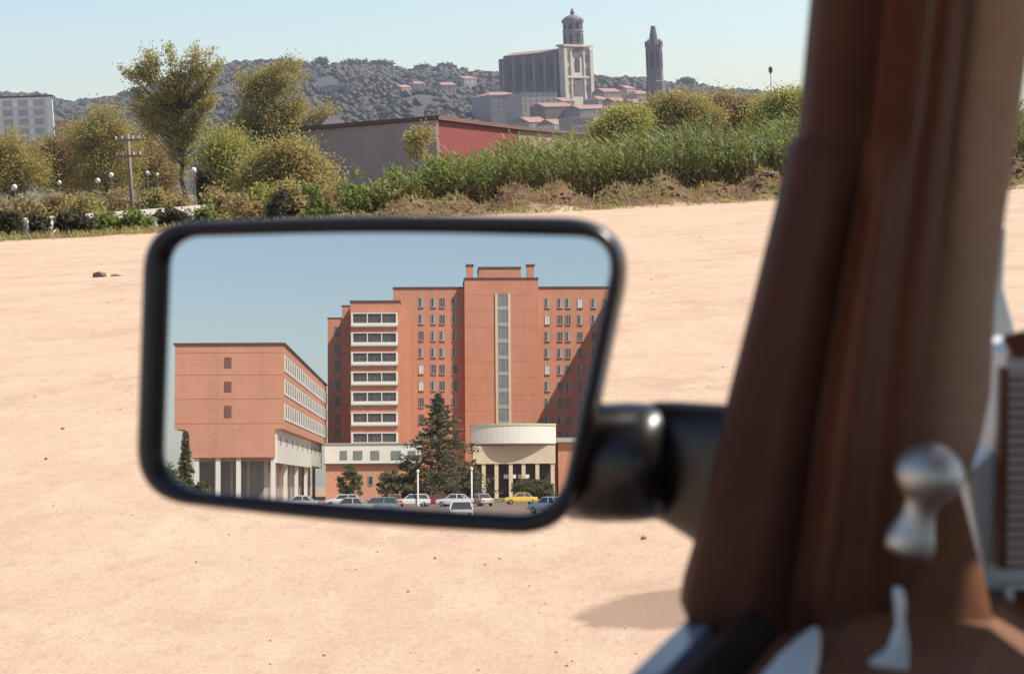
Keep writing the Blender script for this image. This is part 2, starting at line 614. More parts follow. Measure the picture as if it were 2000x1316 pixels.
# ------------------------------------------------------------------ trees
def tree(name, label, base, crowns, leaf, trunk_r, n_tips=60, n_leaf=60, lsize=0.28, spread=0.5, group=None, trunk_top=None, cat='tree', lean=0.0, dens=2.2, seed=None, trunk_mat=None, along=0.0, up=0.0):
    """crowns: list of (dx, dy, zc, rx, ry, rz) relative to the base"""
    r = np.random.default_rng(seed if seed is not None else rng.integers(1e9))
    root = empty(name, base)
    top = trunk_top or max(c[2] + 0.6 * c[5] for c in crowns)
    nseg = 7
    tp = [np.array([lean * (k / nseg) * top + r.normal() * 0.012 * top * (k > 0), r.normal() * 0.012 * top * (k > 0), -0.3 + (top + 0.3) * k / nseg]) for k in range(nseg + 1)]
    tb = MB()
    tb.tube(tp, [trunk_r * (1.15 - 0.95 * k / nseg) for k in range(nseg + 1)], 7)
    L = []
    vol = np.array([c[3] * c[4] * c[5] for c in crowns]) ** 0.7
    vol = vol / vol.sum()
    for ci, c in enumerate(crowns):
        for k in range(max(3, int(n_tips * vol[ci]))):
            d = r.normal(size=3)
            d /= np.linalg.norm(d)
            q = r.random() ** (1 / dens)
            tip = np.array(c[:3]) + d * q * np.array(c[3:6])
            if tip[2] < 0.15:
                tip[2] = 0.15 + 0.3 * r.random()
            a = None
            if k % 3 == 0 or along > 0 or trunk_r > 0.16 and k % 2 == 0:
                zs = max(0.12 * top, min(top * 0.9, tip[2] - ((0.25 + 0.6 * r.random()) if not up else up * (0.8 + 0.6 * r.random())) * math.hypot(tip[0], tip[1]) - 0.1 * c[5]))
                kk = min(nseg - 1e-3, max(0, (zs + 0.3) / (top + 0.3) * nseg))
                a = tp[int(kk)] + (tp[int(kk) + 1] - tp[int(kk)]) * (kk % 1)
                mid = (a + tip) / 2 + np.array([0, 0, -0.06 * np.linalg.norm(tip - a)]) + r.normal(size=3) * 0.05 * np.linalg.norm(tip - a)
                r0 = trunk_r * 0.38 * (1.1 - 0.6 * kk / nseg)
                tb.tube([a, mid, tip], [r0, r0 * 0.6, r0 * 0.22], 5)
            nl = int(n_leaf * r.uniform(0.5, 1.5))
            sg = spread * r.uniform(0.6, 1.25)
            pts = tip + r.normal(size=(nl, 3)) * np.array([sg, sg, sg * 0.75])
            if along and a is not None:
                pts = pts - (tip - a) * (along * r.random((nl, 1)))
            L.append(pts)
    tb.build('trunk', trunk_mat or M_bark, root)
    pts = np.concatenate(L)
    pts[:, 2] = np.maximum(pts[:, 2], 0.05)
    n = len(pts)
    a = r.normal(size=(n, 3))
    a /= np.linalg.norm(a, axis=1)[:, None]
    b = np.cross(a, r.normal(size=(n, 3)))
    b /= np.linalg.norm(b, axis=1)[:, None]
    s = lsize * r.uniform(0.55, 1.3, (n, 1))
    a, b = a * s, b * s * 0.6
    quads('crown', np.stack([pts - a, pts - b * 0.9, pts + a, pts + b * 0.9], 1), leaf, root)
    tag(root, label, cat, group)
    return root


def gpos(px, py, Y):
    p = P(px, py, Y)
    return np.array([p[0], p[1], float(zg(p[0], p[1]))])


def mpx(Y):
    return Y / FPX                        # metres per photo pixel at distance Y


LF_olive = leafmat('spring_olive_leaf', (0.175, 0.145, 0.048), (0.225, 0.18, 0.064))
LF_brown = leafmat('russet_bud_leaf', (0.165, 0.118, 0.05), (0.21, 0.155, 0.066))
LF_tall = leafmat('tall_tree_leaf', (0.175, 0.15, 0.05), (0.25, 0.20, 0.07))
LF_dark = leafmat('dark_leaf', (0.042, 0.036, 0.022), (0.07, 0.06, 0.03))
LF_green = leafmat('shrub_leaf', (0.09, 0.115, 0.03), (0.16, 0.16, 0.045))
LF_yel = leafmat('yellow_green_leaf', (0.22, 0.19, 0.05), (0.17, 0.17, 0.045))


def px_tree(name, label, bx, Y, ell, leaf, tr, n_tips, n_leaf, lsize, spread, **kw):
    """ell: crown ellipsoids as photo pixels (cx, cy, rx, ry)"""
    hz = 386 - 0.0454 * bx
    b = gpos(bx, hz, Y)
    u = mpx(Y)
    cr = []
    for (cx, cy, rx, ry) in ell:
        c = P(cx, cy, Y) - b
        cr.append((c[0], rng.uniform(-0.2, 0.2) * rx * u, c[2], rx * u, rx * u * 0.85, ry * u))
    return tree(name, label, b, cr, leaf, tr, n_tips, n_leaf, lsize, spread, **kw)


# the tall sparse tree: separate upswept boughs with sky between them
px_tree('tall_tree', 'tall open-branched tree standing above all the others beside the road', 358, 150,
        [(335, 170, 50, 50), (262, 132, 36, 22), (287, 102, 26, 20), (333, 82, 10, 22), (372, 102, 34, 24), (415, 118, 26, 26), (245, 176, 34, 6), (290, 200, 50, 18), (405, 180, 36, 28),
         (345, 250, 42, 40), (300, 225, 38, 22), (390, 235, 30, 25), (352, 300, 20, 40)],
        LF_tall, 0.24, 165, 150, 0.11, 0.33, seed=5, dens=3.0, along=0.30, up=0.8, trunk_top=10.5)
px_tree('broad_tree', 'broad olive-brown tree with a flat top beside the tall tree', 545, 170,
        [(560, 150, 48, 44), (490, 160, 50, 42), (520, 215, 75, 50), (580, 215, 36, 40), (470, 240, 40, 50), (550, 280, 60, 50), (640, 215, 26, 26)],
        LF_olive, 0.24, 150, 190, 0.115, 0.5, seed=6, along=0.4)
for k, (bx, Yd, ell, lf, lab) in enumerate([
    (30, 165, [(40, 305, 55, 50), (-10, 320, 50, 50), (20, 350, 70, 40)], LF_olive, 'low rounded olive tree below the white apartment block'),
    (125, 175, [(120, 290, 50, 50), (90, 320, 50, 45), (140, 340, 60, 45)], LF_brown, 'russet budding tree between the rounded olive tree and the utility pole'),
    (205, 170, [(205, 250, 50, 42), (180, 290, 60, 55), (230, 300, 55, 50), (200, 345, 70, 45)], LF_olive, 'dense domed olive tree behind the utility pole'),
    (290, 180, [(280, 310, 42, 50), (300, 345, 45, 40)], LF_brown, 'russet bush-like tree filling the gap beside the tall trunk'),
    (440, 135, [(440, 300, 40, 48), (420, 345, 40, 40), (470, 330, 36, 50)], LF_yel, 'yellow-green tree crowding the foot of the tall tree'),
    (560, 120, [(565, 320, 50, 46), (520, 345, 45, 40), (600, 350, 46, 36)], LF_olive, 'bushy olive tree in front of the grey shed wall'),
]):
    px_tree('roadside_tree', lab, bx, Yd, ell, lf, 0.16, 140, 190, 0.11, 0.62, group='trees along the road', seed=20 + k)
px_tree('sapling', 'small feathery sapling in front of the corner of the red shed', 815, 115, [(815, 285, 22, 28), (830, 262, 12, 18)], LF_olive, 0.07, 30, 60, 0.10, 0.3, seed=40)
for k, (bx, Yd, ell, lf, lab) in enumerate([
    (1225, 190, [(1225, 235, 42, 28), (1200, 255, 40, 18)], LF_yel, 'thin yellow-green tree behind the reeds below the stone spire'),
    (1320, 200, [(1330, 205, 38, 30), (1290, 225, 40, 32), (1370, 225, 38, 34)], LF_olive, 'rounded olive tree behind the reeds right of the spire foot'),
    (1420, 210, [(1420, 215, 45, 30), (1460, 225, 36, 30)], LF_brown, 'russet tree behind the reeds hiding brown houses'),
    (1530, 190, [(1525, 205, 36, 30), (1565, 215, 40, 36), (1500, 230, 30, 24)], LF_yel, 'yellowish tree behind the tallest reeds'),
    (1680, 200, [(1680, 200, 70, 45)], LF_olive, 'olive tree behind the reeds past the car pillar'),
]):
    px_tree('meadow_tree', lab, bx, Yd, ell, lf, 0.15, 120, 170, 0.14, 0.75, group='trees behind the reeds', seed=60 + k)
px_tree('cypress', 'dark narrow cypress beside a street lamp', 401, 118, [(401, 372, 13, 26), (401, 350, 9, 22)], LF_dark, 0.09, 60, 50, 0.16, 0.16, seed=70)

# shrubs along the edge of the sandy field
SH = 'shrubs along the field edge'
for k, (px, py, w, h_, Yd, lf, lab) in enumerate([
    (18, 440, 20, 26, 53, LF_dark, 'dark clipped shrub at the field edge, first in its row'),
    (70, 440, 15, 20, 53.5, LF_dark, 'dark clipped shrub at the field edge beside the first white post'),
    (130, 438, 11, 22, 54, LF_dark, 'slim dark shrub at the field edge before the second white post'),
    (160, 440, 10, 18, 54, LF_dark, 'slim dark shrub at the field edge behind the second white post'),
    (205, 436, 26, 16, 55, LF_green, 'low ragged green shrub at the field edge near the pole'),
    (262, 434, 26, 16, 55, LF_green, 'low ragged shrub at the field edge under the pole'),
    (330, 424, 34, 16, 57, LF_dark, 'dark low shrub at the field edge behind the mirror corner'),
    (395, 418, 30, 14, 58, LF_green, 'green shrub at the field edge above the mirror rim, near the cypress'),
    (480, 402, 36, 22, 60, LF_brown, 'brownish shrub above the mirror rim at the field edge'),
    (545, 392, 36, 28, 60, LF_dark, 'dark brown-green shrub at the foot of the bushy olive tree'),
    (615, 392, 40, 26, 60, LF_green, 'leafy green shrub in the bank before the grey shed'),
    (690, 372, 44, 32, 60, LF_green, 'broad light green shrub in the bank before the grey shed'),
    (760, 362, 42, 34, 60, LF_green, 'tall green shrub in the bank near the sapling'),
    (800, 380, 40, 22, 59, LF_olive, 'olive shrub at the end of the reed bed'),
    (860, 345, 40, 34, 61, LF_green, 'green shrub merging with the first reeds'),
]):
    u = mpx(Yd)
    b = gpos(px, py, Yd)
    hh = max(0.5, (P(px, py - h_, Yd)[2] - b[2]))
    w *= 0.95 if px > 180 else 0.72
    tree('shrub', lab, b, [(0, 0, hh * 0.55, w * u, w * u * 0.9, hh * 0.48), (w * u * 0.3, 0.1, hh * 0.4, w * u * 0.8, w * u * 0.7, hh * 0.35)], lf, 0.03, 46, 46, 0.085, 0.12, group=SH, cat='shrub', seed=80 + k)


for k, (px, pyt, Yd, w, lf, lab) in enumerate([
    (-15, 372, 108, 42, LF_brown, 'brownish thicket under the low rounded olive tree'),
    (55, 374, 112, 40, LF_olive, 'olive thicket between the first two street lamps'),
    (110, 368, 116, 40, LF_brown, 'brownish thicket around the dim second lamp'),
    (165, 372, 112, 40, LF_olive, 'olive thicket before the pair of lamps'),
    (228, 366, 118, 42, LF_brown, 'brownish thicket behind the utility pole foot'),
    (290, 362, 118, 42, LF_olive, 'olive thicket below the two dim lamps'),
    (342, 366, 120, 34, LF_brown, 'brown thicket around the tall trunk'),
    (430, 362, 104, 36, LF_brown, 'brown thicket behind the cypress'),
    (500, 350, 100, 44, LF_yel, 'yellow-green thicket before the broad tree'),
    (560, 345, 98, 40, LF_olive, 'olive thicket below the bushy olive tree'),
    (630, 340, 104, 44, LF_brown, 'brownish thicket at the corner of the grey shed'),
    (740, 345, 100, 40, LF_olive, 'olive thicket before the grey shed wall'),
]):
    b = gpos(px, 380, Yd)
    u = mpx(Yd)
    hh = P(px, pyt, Yd)[2] - b[2]
    tree('thicket', lab, b, [(0, 0, hh * 0.5, w * u, w * u * 0.8, hh * 0.45), (-w * u * 0.4, 0.3, hh * 0.35, w * u * 0.7, w * u * 0.6, hh * 0.35)], lf, 0.05, 70, 90, 0.12, 0.3, group='thickets along the road', cat='thicket', seed=400 + k)


# ------------------------------------------------------------------ reeds and grass
def blade_quads(root, tipdir, length, width, droop, r):
    """two-segment arching blade quads; root (n,3), tipdir (n,3) unit"""
    side = np.cross(tipdir, np.array([0, 0, 1.0]))
    side /= (np.linalg.norm(side, axis=1)[:, None] + 1e-6)
    mid = root + tipdir * length * 0.55
    tip = root + tipdir * length - np.array([0, 0, 1.0]) * droop
    w = side * width
    q1 = np.stack([root - w * 0.6, root + w * 0.6, mid + w, mid - w], 1)
    q2 = np.stack([mid - w, mid + w, tip + w * 0.1, tip - w * 0.1], 1)
    return np.concatenate([q1, q2])


n = 3700
rx = rng.uniform(-4.8, 32, n)
dep = rng.uniform(4.2, 15, n)
ry = edge(rx) + dep
prof = 2.0 + 0.05 * np.clip(rx, 0, 12) + 0.16 * np.sin(rx * 1.3) + 0.12 * np.sin(rx * 2.9 + 1)
hh = (prof + 0.5 * sst(3, 14, dep)) * rng.uniform(0.72, 1.08, n) * (0.55 + 0.45 * sst(-4.8, -1.5, rx))
base = np.stack([rx, ry, zg(rx, ry) - 0.05], 1)
Q = []
lean = rng.normal(size=(n, 3)) * 0.07
lean[:, 2] = 1
Q.append(blade_quads(base, lean, hh[:, None], 0.016, 0.0, rng))
QB = []
for k in range(9):
    f = 0.25 + 0.75 * (k + rng.random(n)) / 9
    root = base + lean * (hh * f)[:, None]
    ang = rng.uniform(0, 2 * math.pi, n)
    up = rng.uniform(0.3, 1.1, n)
    d = np.stack([np.cos(ang), np.sin(ang), up], 1)
    d /= np.linalg.norm(d, axis=1)[:, None]
    ln = rng.uniform(0.35, 0.75, n)[:, None]
    QB.append(blade_quads(root, d, ln, 0.032, ln * rng.uniform(0.1, 0.5, (n, 1)), rng))
reed = empty('reed_bed', (0, 0, 0))
bpy.data.objects.remove(reed)
dead = quads('dead_reeds', np.concatenate(Q + QB[:3]), leafmat('dead_reed', (0.065, 0.046, 0.02), (0.13, 0.095, 0.04), 0.25))
dead['kind'] = 'stuff'
dead['label'] = 'dry brown stems and dead leaves low in the reeds'
dead['category'] = 'reeds'
allq = np.concatenate(QB[2:])
reed = quads('reed_bed', allq, leafmat('reed_leaf', (0.045, 0.063, 0.013), (0.155, 0.162, 0.045), 0.3))
reed['kind'] = 'stuff'
reed['label'] = 'thick bed of green reeds behind the earth bank'
reed['category'] = 'reeds'
# dead undergrowth and grass on the bank
n = 3600
gx = rng.uniform(-15, 20, n)
gt = rng.uniform(-0.1, 1, n) ** 1.0 * 5.0 * (0.4 + 0.6 * rng.random(n))
gy = edge(gx) + gt + rng.normal(size=n) * 0.25
base = np.stack([gx, gy, zg(gx, gy) - 0.02], 1)
QG = []
for k in range(3):
    d = rng.normal(size=(n, 3)) * np.array([0.5, 0.5, 0.2]) + np.array([0, 0, 1.0])
    d /= np.linalg.norm(d, axis=1)[:, None]
    ln = rng.uniform(0.06, 0.28, n)[:, None]
    QG.append(blade_quads(base + rng.normal(size=(n, 3)) * np.array([0.06, 0.06, 0]), d, ln, 0.014, ln * 0.2, rng))
grass = quads('bank_grass', np.concatenate(QG), leafmat('dry_grass', (0.20, 0.14, 0.06), (0.17, 0.18, 0.05), 0.3))
grass['kind'] = 'stuff'
grass['label'] = 'dry grass and weeds along the field edge'
grass['category'] = 'grass'

n = 1800
gx = rng.uniform(-9, 20, n)
gy = edge(gx) + 0.5 + 3.0 * rng.random(n)
s = rng.uniform(0.015, 0.035, n) + 0.07 * rng.random(n) ** 4
clod = blobs('earth_clods', np.stack([gx, gy, zg(gx, gy) + s * 0.15], 1), np.stack([s * 1.3, s, s * 0.8], 1), mat('clod_earth', (0.10, 0.05, 0.034), (0.22, 0.13, 0.075), scale=2, island=0.7))
clod['kind'] = 'stuff'
clod['label'] = 'rough brown clods heaped along the earth bank'
clod['category'] = 'earth'

# scattered grit on the sand
n = 600
gy = 3.5 + 40 * rng.random(n) ** 1.6
gx = (rng.uniform(-0.42, 0.42, n)) * gy
s = rng.uniform(0.0025, 0.007, n) * (0.6 + gy * 0.05)
grit = blobs('grit', np.stack([gx, gy, s * 0.2], 1), np.stack([s, s * 1.2, s * 0.6], 1), mat('grit_stone', (0.27, 0.18, 0.12), (0.42, 0.30, 0.21), scale=3, island=0.8))
grit['kind'] = 'stuff'
grit['label'] = 'loose grit scattered over the sand'
grit['category'] = 'grit'


def rock(px, py, size, label, m_, name='stone'):
    d = ray(px, py)
    p = CAM + d * (-EYE / d[2])
    r = np.random.default_rng(int(px * 7 + py))
    b = MB()
    b.add([tuple(v * np.array(size) * r.uniform(0.7, 1.25) + np.array([0, 0, size[2] * 0.55])) for v in ICO], [tuple(f) for f in ICF])
    o = b.build(name, m_, None, False)
    o.location = (p[0], p[1], 0)
    tag(o, label, 'stone', 'stones lying on the sand')
    return o


M_rock = mat('stone_brown', (0.15, 0.10, 0.08), (0.24, 0.16, 0.12), scale=9)
rock(195, 541, (0.10, 0.07, 0.05), 'dark stone lying alone on the far sand beside the mirror', M_rock)
rock(228, 539, (0.09, 0.08, 0.025), 'flat tan stone lying beside the dark stone', mat('stone_tan', (0.36, 0.25, 0.17), (0.3, 0.2, 0.14)))
rock(122, 838, (0.011, 0.011, 0.007), 'small reddish pebble on open sand beside the mirror rim', M_rock)
rock(90, 897, (0.009, 0.009, 0.006), 'tiny reddish pebble on the sand nearer the car than the others', M_rock)
rock(1258, 1052, (0.011, 0.010, 0.007), 'dark chip of stone on the sand under the mirror arm', M_rock)

# ------------------------------------------------------------------ roadside at the far left: parapet, posts, lamps, pole
b = MB()
pts = [P(-160, 0, 88), P(60, 0, 92), P(260, 0, 100), P(420, 0, 112), P(520, 0, 122)]
ptz = [P(-160, 432, 88)[2], P(60, 424, 92)[2], P(260, 410, 100)[2], P(420, 398, 112)[2], P(520, 394, 122)[2]]
rings = []
for p, z in zip(pts, ptz):
    zb = float(zg(p[0], p[1])) - 0.3
    rings.append([(p[0], p[1] - 0.15, zb), (p[0], p[1] + 0.15, zb), (p[0], p[1] + 0.15, z), (p[0], p[1] - 0.15, z)])
b.loft(rings)
wall = empty('parapet_wall', (0, 0, 0))
bpy.data.objects.remove(wall)
o = recalc(b.build('parapet_wall', mat('pale_parapet', (0.60, 0.54, 0.49), (0.46, 0.40, 0.36), scale=0.5)))
tag(o, 'long low pale parapet wall along the road beyond the field', 'wall')
b = MB()
rings = []
for p in pts:
    q = np.array(p)
    rings.append([(q[0], q[1] + 1.0, float(zg(q[0], q[1] + 1)) + 0.03), (q[0], q[1] + 8, float(zg(q[0], q[1] + 8)) + 0.03)])
b.loft(rings, closed=False)
o = b.build('road', mat('asphalt', (0.06, 0.058, 0.055), (0.085, 0.08, 0.075), scale=2))
o['kind'] = 'structure'
for k, (px, py) in enumerate([(50, 440), (145, 440), (301, 436)]):
    q = gpos(px, py, 53.2 + k)
    b = MB().lathe((0, 0, 0), [(0.10, -0.1), (0.10, 0.5), (0.085, 0.56), (0.02, 0.58)], 10)
    o = b.build('white_post', M_white, None, True)
    o.location = tuple(q)
    tag(o, ['short white post standing between the two widest dark shrubs', 'short white post standing between the two slim dark shrubs', 'short white post beside the low ragged shrub under the pole'][k], 'post', 'white posts along the field edge')

lamp_lab = ['globe street lamp standing alone in front of the low rounded olive tree', 'dim globe street lamp in front of the russet budding tree', 'globe street lamp before the domed olive tree, lower of a pair', 'globe street lamp before the domed olive tree, higher of a pair',
            'dim globe street lamp past the utility pole, first of two', 'dim globe street lamp past the utility pole, second of two', 'bright globe street lamp between the tall trunk and the cypress']
M_globe = mat('opal_globe', (0.82, 0.80, 0.74), (0.78, 0.76, 0.70), rough=0.25)
M_lpost = mat('lamp_post_paint', (0.33, 0.34, 0.32), (0.27, 0.28, 0.27), rough=0.5)
for k, (px, py, Yd, gr) in enumerate([(28, 366, 120, 0.20), (116, 357, 124, 0.15), (191, 353, 126, 0.18), (217, 342, 128, 0.18), (288, 338, 134, 0.15), (307, 341, 138, 0.12), (378, 333, 114, 0.19)]):
    gl = P(px, py, Yd)
    q = np.array([gl[0], gl[1], float(zg(gl[0], gl[1]))])
    t = empty('street_lamp', q)
    hgt = gl[2] - q[2]
    MB().lathe((0, 0, 0), [(0.10, -0.2), (0.10, 0.5), (0.055, 0.6), (0.04, hgt - 0.2), (0.07, hgt - 0.17), (0.07, hgt - 0.12)], 8).build('post', M_lpost, t, True)
    MB().lathe((0, 0, hgt), [(gr * 0.25, -gr * 0.97), (gr * 0.7, -gr * 0.7), (gr, 0), (gr * 0.7, gr * 0.7), (gr * 0.2, gr * 0.98)], 12).build('globe', M_globe, t, True)
    tag(t, lamp_lab[k], 'street lamp', 'globe lamps along the road')
# utility pole with crossarms
pb, pt = gpos(258, 400, 105), P(246, 262, 105)
t = empty('utility_pole', pb)
hg = pt[2] - pb[2]
M_pole = mat('weathered_pole', (0.22, 0.15, 0.11), (0.29, 0.21, 0.16), scale=2)
MB().cyl((0, 0), 0.14, -0.4, hg, 9, 0.10).build('post', M_pole, t, True)
for zz in (hg - 0.35, hg - 1.25):
    c = MB().box(-0.75, 0.75, -0.17, -0.09, zz - 0.06, zz + 0.06).build('crossarm', M_pole, t)
    for xx in (-0.65, -0.3, 0.3, 0.65):
        MB().cyl((xx, -0.13), 0.05, zz + 0.06, zz + 0.24, 6).build('insulator', M_blind, c)
tag(t, 'weathered utility pole with two crossarms before the domed olive tree', 'utility pole')


# ------------------------------------------------------------------ buildings in front of the camera
def slope_at(px, py):
    """distance at which the hillside shows at this pixel"""
    best = (1e9, 1300.0)
    for t_ in np.linspace(0.02, 0.98, 60):
        q = hill_pt(px, t_)
        e_ = abs(P(px, py, q[1])[2] - q[2])
        best = min(best, (e_, q[1]))
    return best[1]


def building(name, label, px0, px1, pyt, Yd, depth, wallm, roofm, roof='gable', rz=0.0, rise=None, pyb=None, rows=0, cols=0, win=M_dark, group=None, cat='house', zbase=None):
    """a house whose front spans two photo pixels at its distance; its foot goes down to the ground"""
    a, c = P(px0, pyt, Yd), P(px1, pyt, Yd)
    mid = (a + c) / 2
    w = c[0] - a[0]
    zb = zbase if zbase is not None else float(zg(mid[0], mid[1])) - 0.3
    t = empty(name, (mid[0], Yd + depth / 2, zb), rz)
    hgt = mid[2] - zb
    if roof == 'gable':
        rise = rise or w * 0.16
    elif roof == 'flat':
        rise = 0.0
    wl = hgt - (rise or 0)
    MB().box(-w / 2, w / 2, -depth / 2, depth / 2, 0, wl).build('wall', wallm, t)
    b = MB()
    e = 0.3
    if roof == 'gable':
        b.prism([(-depth / 2 - e, wl + 0.02), (depth / 2 + e, wl + 0.02), (0, wl + rise)], -w / 2 - e, w / 2 + e, 0)
    elif roof == 'hip':
        rise = rise or 2
        b.add([(-w / 2 - e, -depth / 2 - e, wl + .02), (w / 2 + e, -depth / 2 - e, wl + .02), (w / 2 + e, depth / 2 + e, wl + .02), (-w / 2 - e, depth / 2 + e, wl + .02), (-w / 4, 0, wl + rise), (w / 4, 0, wl + rise)],
              [(0, 1, 5, 4), (1, 2, 5), (2, 3, 4, 5), (3, 0, 4), (3, 2, 1, 0)])
    else:
        b.box(-w / 2 - e, w / 2 + e, -depth / 2 - e, depth / 2 + e, wl + 0.02, wl + 0.5)
    b.build('roof', roofm, t)
    for i in range(rows):
        for j in range(cols):
            x = -w / 2 + w * (j + 0.5) / cols
            fl = min(wl / rows, 3.4)
            z = wl - fl * (i + 0.55)
            ww, wh = min(1.3, w / cols * 0.45), fl * 0.45
            o = MB().box(x - ww / 2, x + ww / 2, -depth / 2 - 0.06, -depth / 2 + 0.05, z - wh / 2, z + wh / 2).build('window', win, t)
    tag(t, label, cat, group)
    return t


# long shed: grey-lilac end wall and red side wall
c0, c1, c2, c3 = P(594, 250, 166), P(850, 229, 150), P(1012, 250, 196), P(1155, 263, 252)
M_shedend = mat('shed_grey_render', (0.44, 0.32, 0.29), (0.37, 0.265, 0.245), scale=0.15)
M_red = mat('shed_red_paint', (0.22, 0.028, 0.024), (0.16, 0.024, 0.02), scale=0.9)
M_shedroof = mat('shed_roof_edge', (0.16, 0.075, 0.06), (0.12, 0.06, 0.05), scale=0.3)
t = empty('long_shed', (c1[0], c1[1], float(zg(c1[0], c1[1])) - 0.3))
tag(t, 'long industrial shed with grey end wall and red painted side behind the reeds', 'shed')
base_z = t.location.z


def wallslab(p, q, name, m_, th=0.3, parent=t, top_drop=0.0):
    d = np.array([q[0] - p[0], q[1] - p[1], 0])
    nrm = np.array([-d[1], d[0], 0]) / np.linalg.norm(d) * th
    if nrm[1] < 0:
        nrm = -nrm
    v = []
    for s_, off in ((p, 0), (q, 0), (q, 1), (p, 1)):
        for zz in (base_z, s_[2] - top_drop):
            v.append((s_[0] + nrm[0] * off - parent.location.x, s_[1] + nrm[1] * off - parent.location.y, zz - base_z))
    return recalc(MB().add(v, [(0, 2, 3, 1), (2, 4, 5, 3), (4, 6, 7, 5), (6, 0, 1, 7), (1, 3, 5, 7), (0, 6, 4, 2)]).build(name, m_, parent))


wallslab(c0, c1, 'end_wall', M_shedend, top_drop=0.25)
c1b = c1 + np.array([0.02, 0.32, 0])
wallslab(c1b, c2, 'red_wall', M_red, top_drop=0.25)
c2b = c2 + (c3 - c2) * 0.002
wallslab(c2b, c3, 'plain_wall', mat('shed_brown_wall', (0.30, 0.20, 0.15), (0.25, 0.16, 0.12), scale=0.2), top_drop=0.25)
c4 = c0 + (c3 - c1)
rb = MB()
rp = [c0 + [-0.4, -0.3, 0], c1 + [0.3, -0.4, 0], c2 + [0.4, -0.1, 0], c3 + [0.5, 0, 0], c4]
vv = [(p[0] - c1[0], p[1] - c1[1], p[2] - base_z - 0.22) for p in rp] + [(p[0] - c1[0], p[1] - c1[1], p[2] - base_z + 0.12) for p in rp]
rb.add(vv, [(4, 3, 2, 1, 0), (5, 6, 7, 8, 9)] + [(i, (i + 1) % 5, 5 + (i + 1) % 5, 5 + i) for i in range(5)])
recalc(rb.build('roof', M_shedroof, t))
# white apartment block at the far left
t = building('apartment_block', 'white apartment block with deep balconies above the roadside trees', -70, 88, 192, 620, 16, mat('white_render', (0.78, 0.76, 0.73), (0.70, 0.68, 0.66), scale=0.1), M_coping, 'flat', rz=0.22, rows=0, cols=0, cat='apartment block')
w = (P(88, 192, 620)[0] - P(-70, 192, 620)[0])
hg = P(10, 192, 620)[2] - t.location.z
for i in range(6):
    for j in range(5):
        x = -w / 2 + w * (j + 0.5) / 5.4
        o = MB().box(x - 1.6, x + 1.6, -8.08, -7.9, hg - 3.1 * i - 2.9, hg - 3.1 * i - 0.9).build('window', mat('balcony_shade', (0.45, 0.43, 0.45), (0.38, 0.36, 0.38), scale=0.3), t)
    MB().box(-w / 2, w / 2 - 2.4, -8.9, -8.0, hg - 3.1 * i - 3.3, hg - 3.1 * i - 3.05).build('balcony', M_white, t)
MB().box(w / 2 - 1.9, w / 2 + 0.1, -8.6, -8.003, 0, hg - 0.2).build('end_fin', M_white, t)

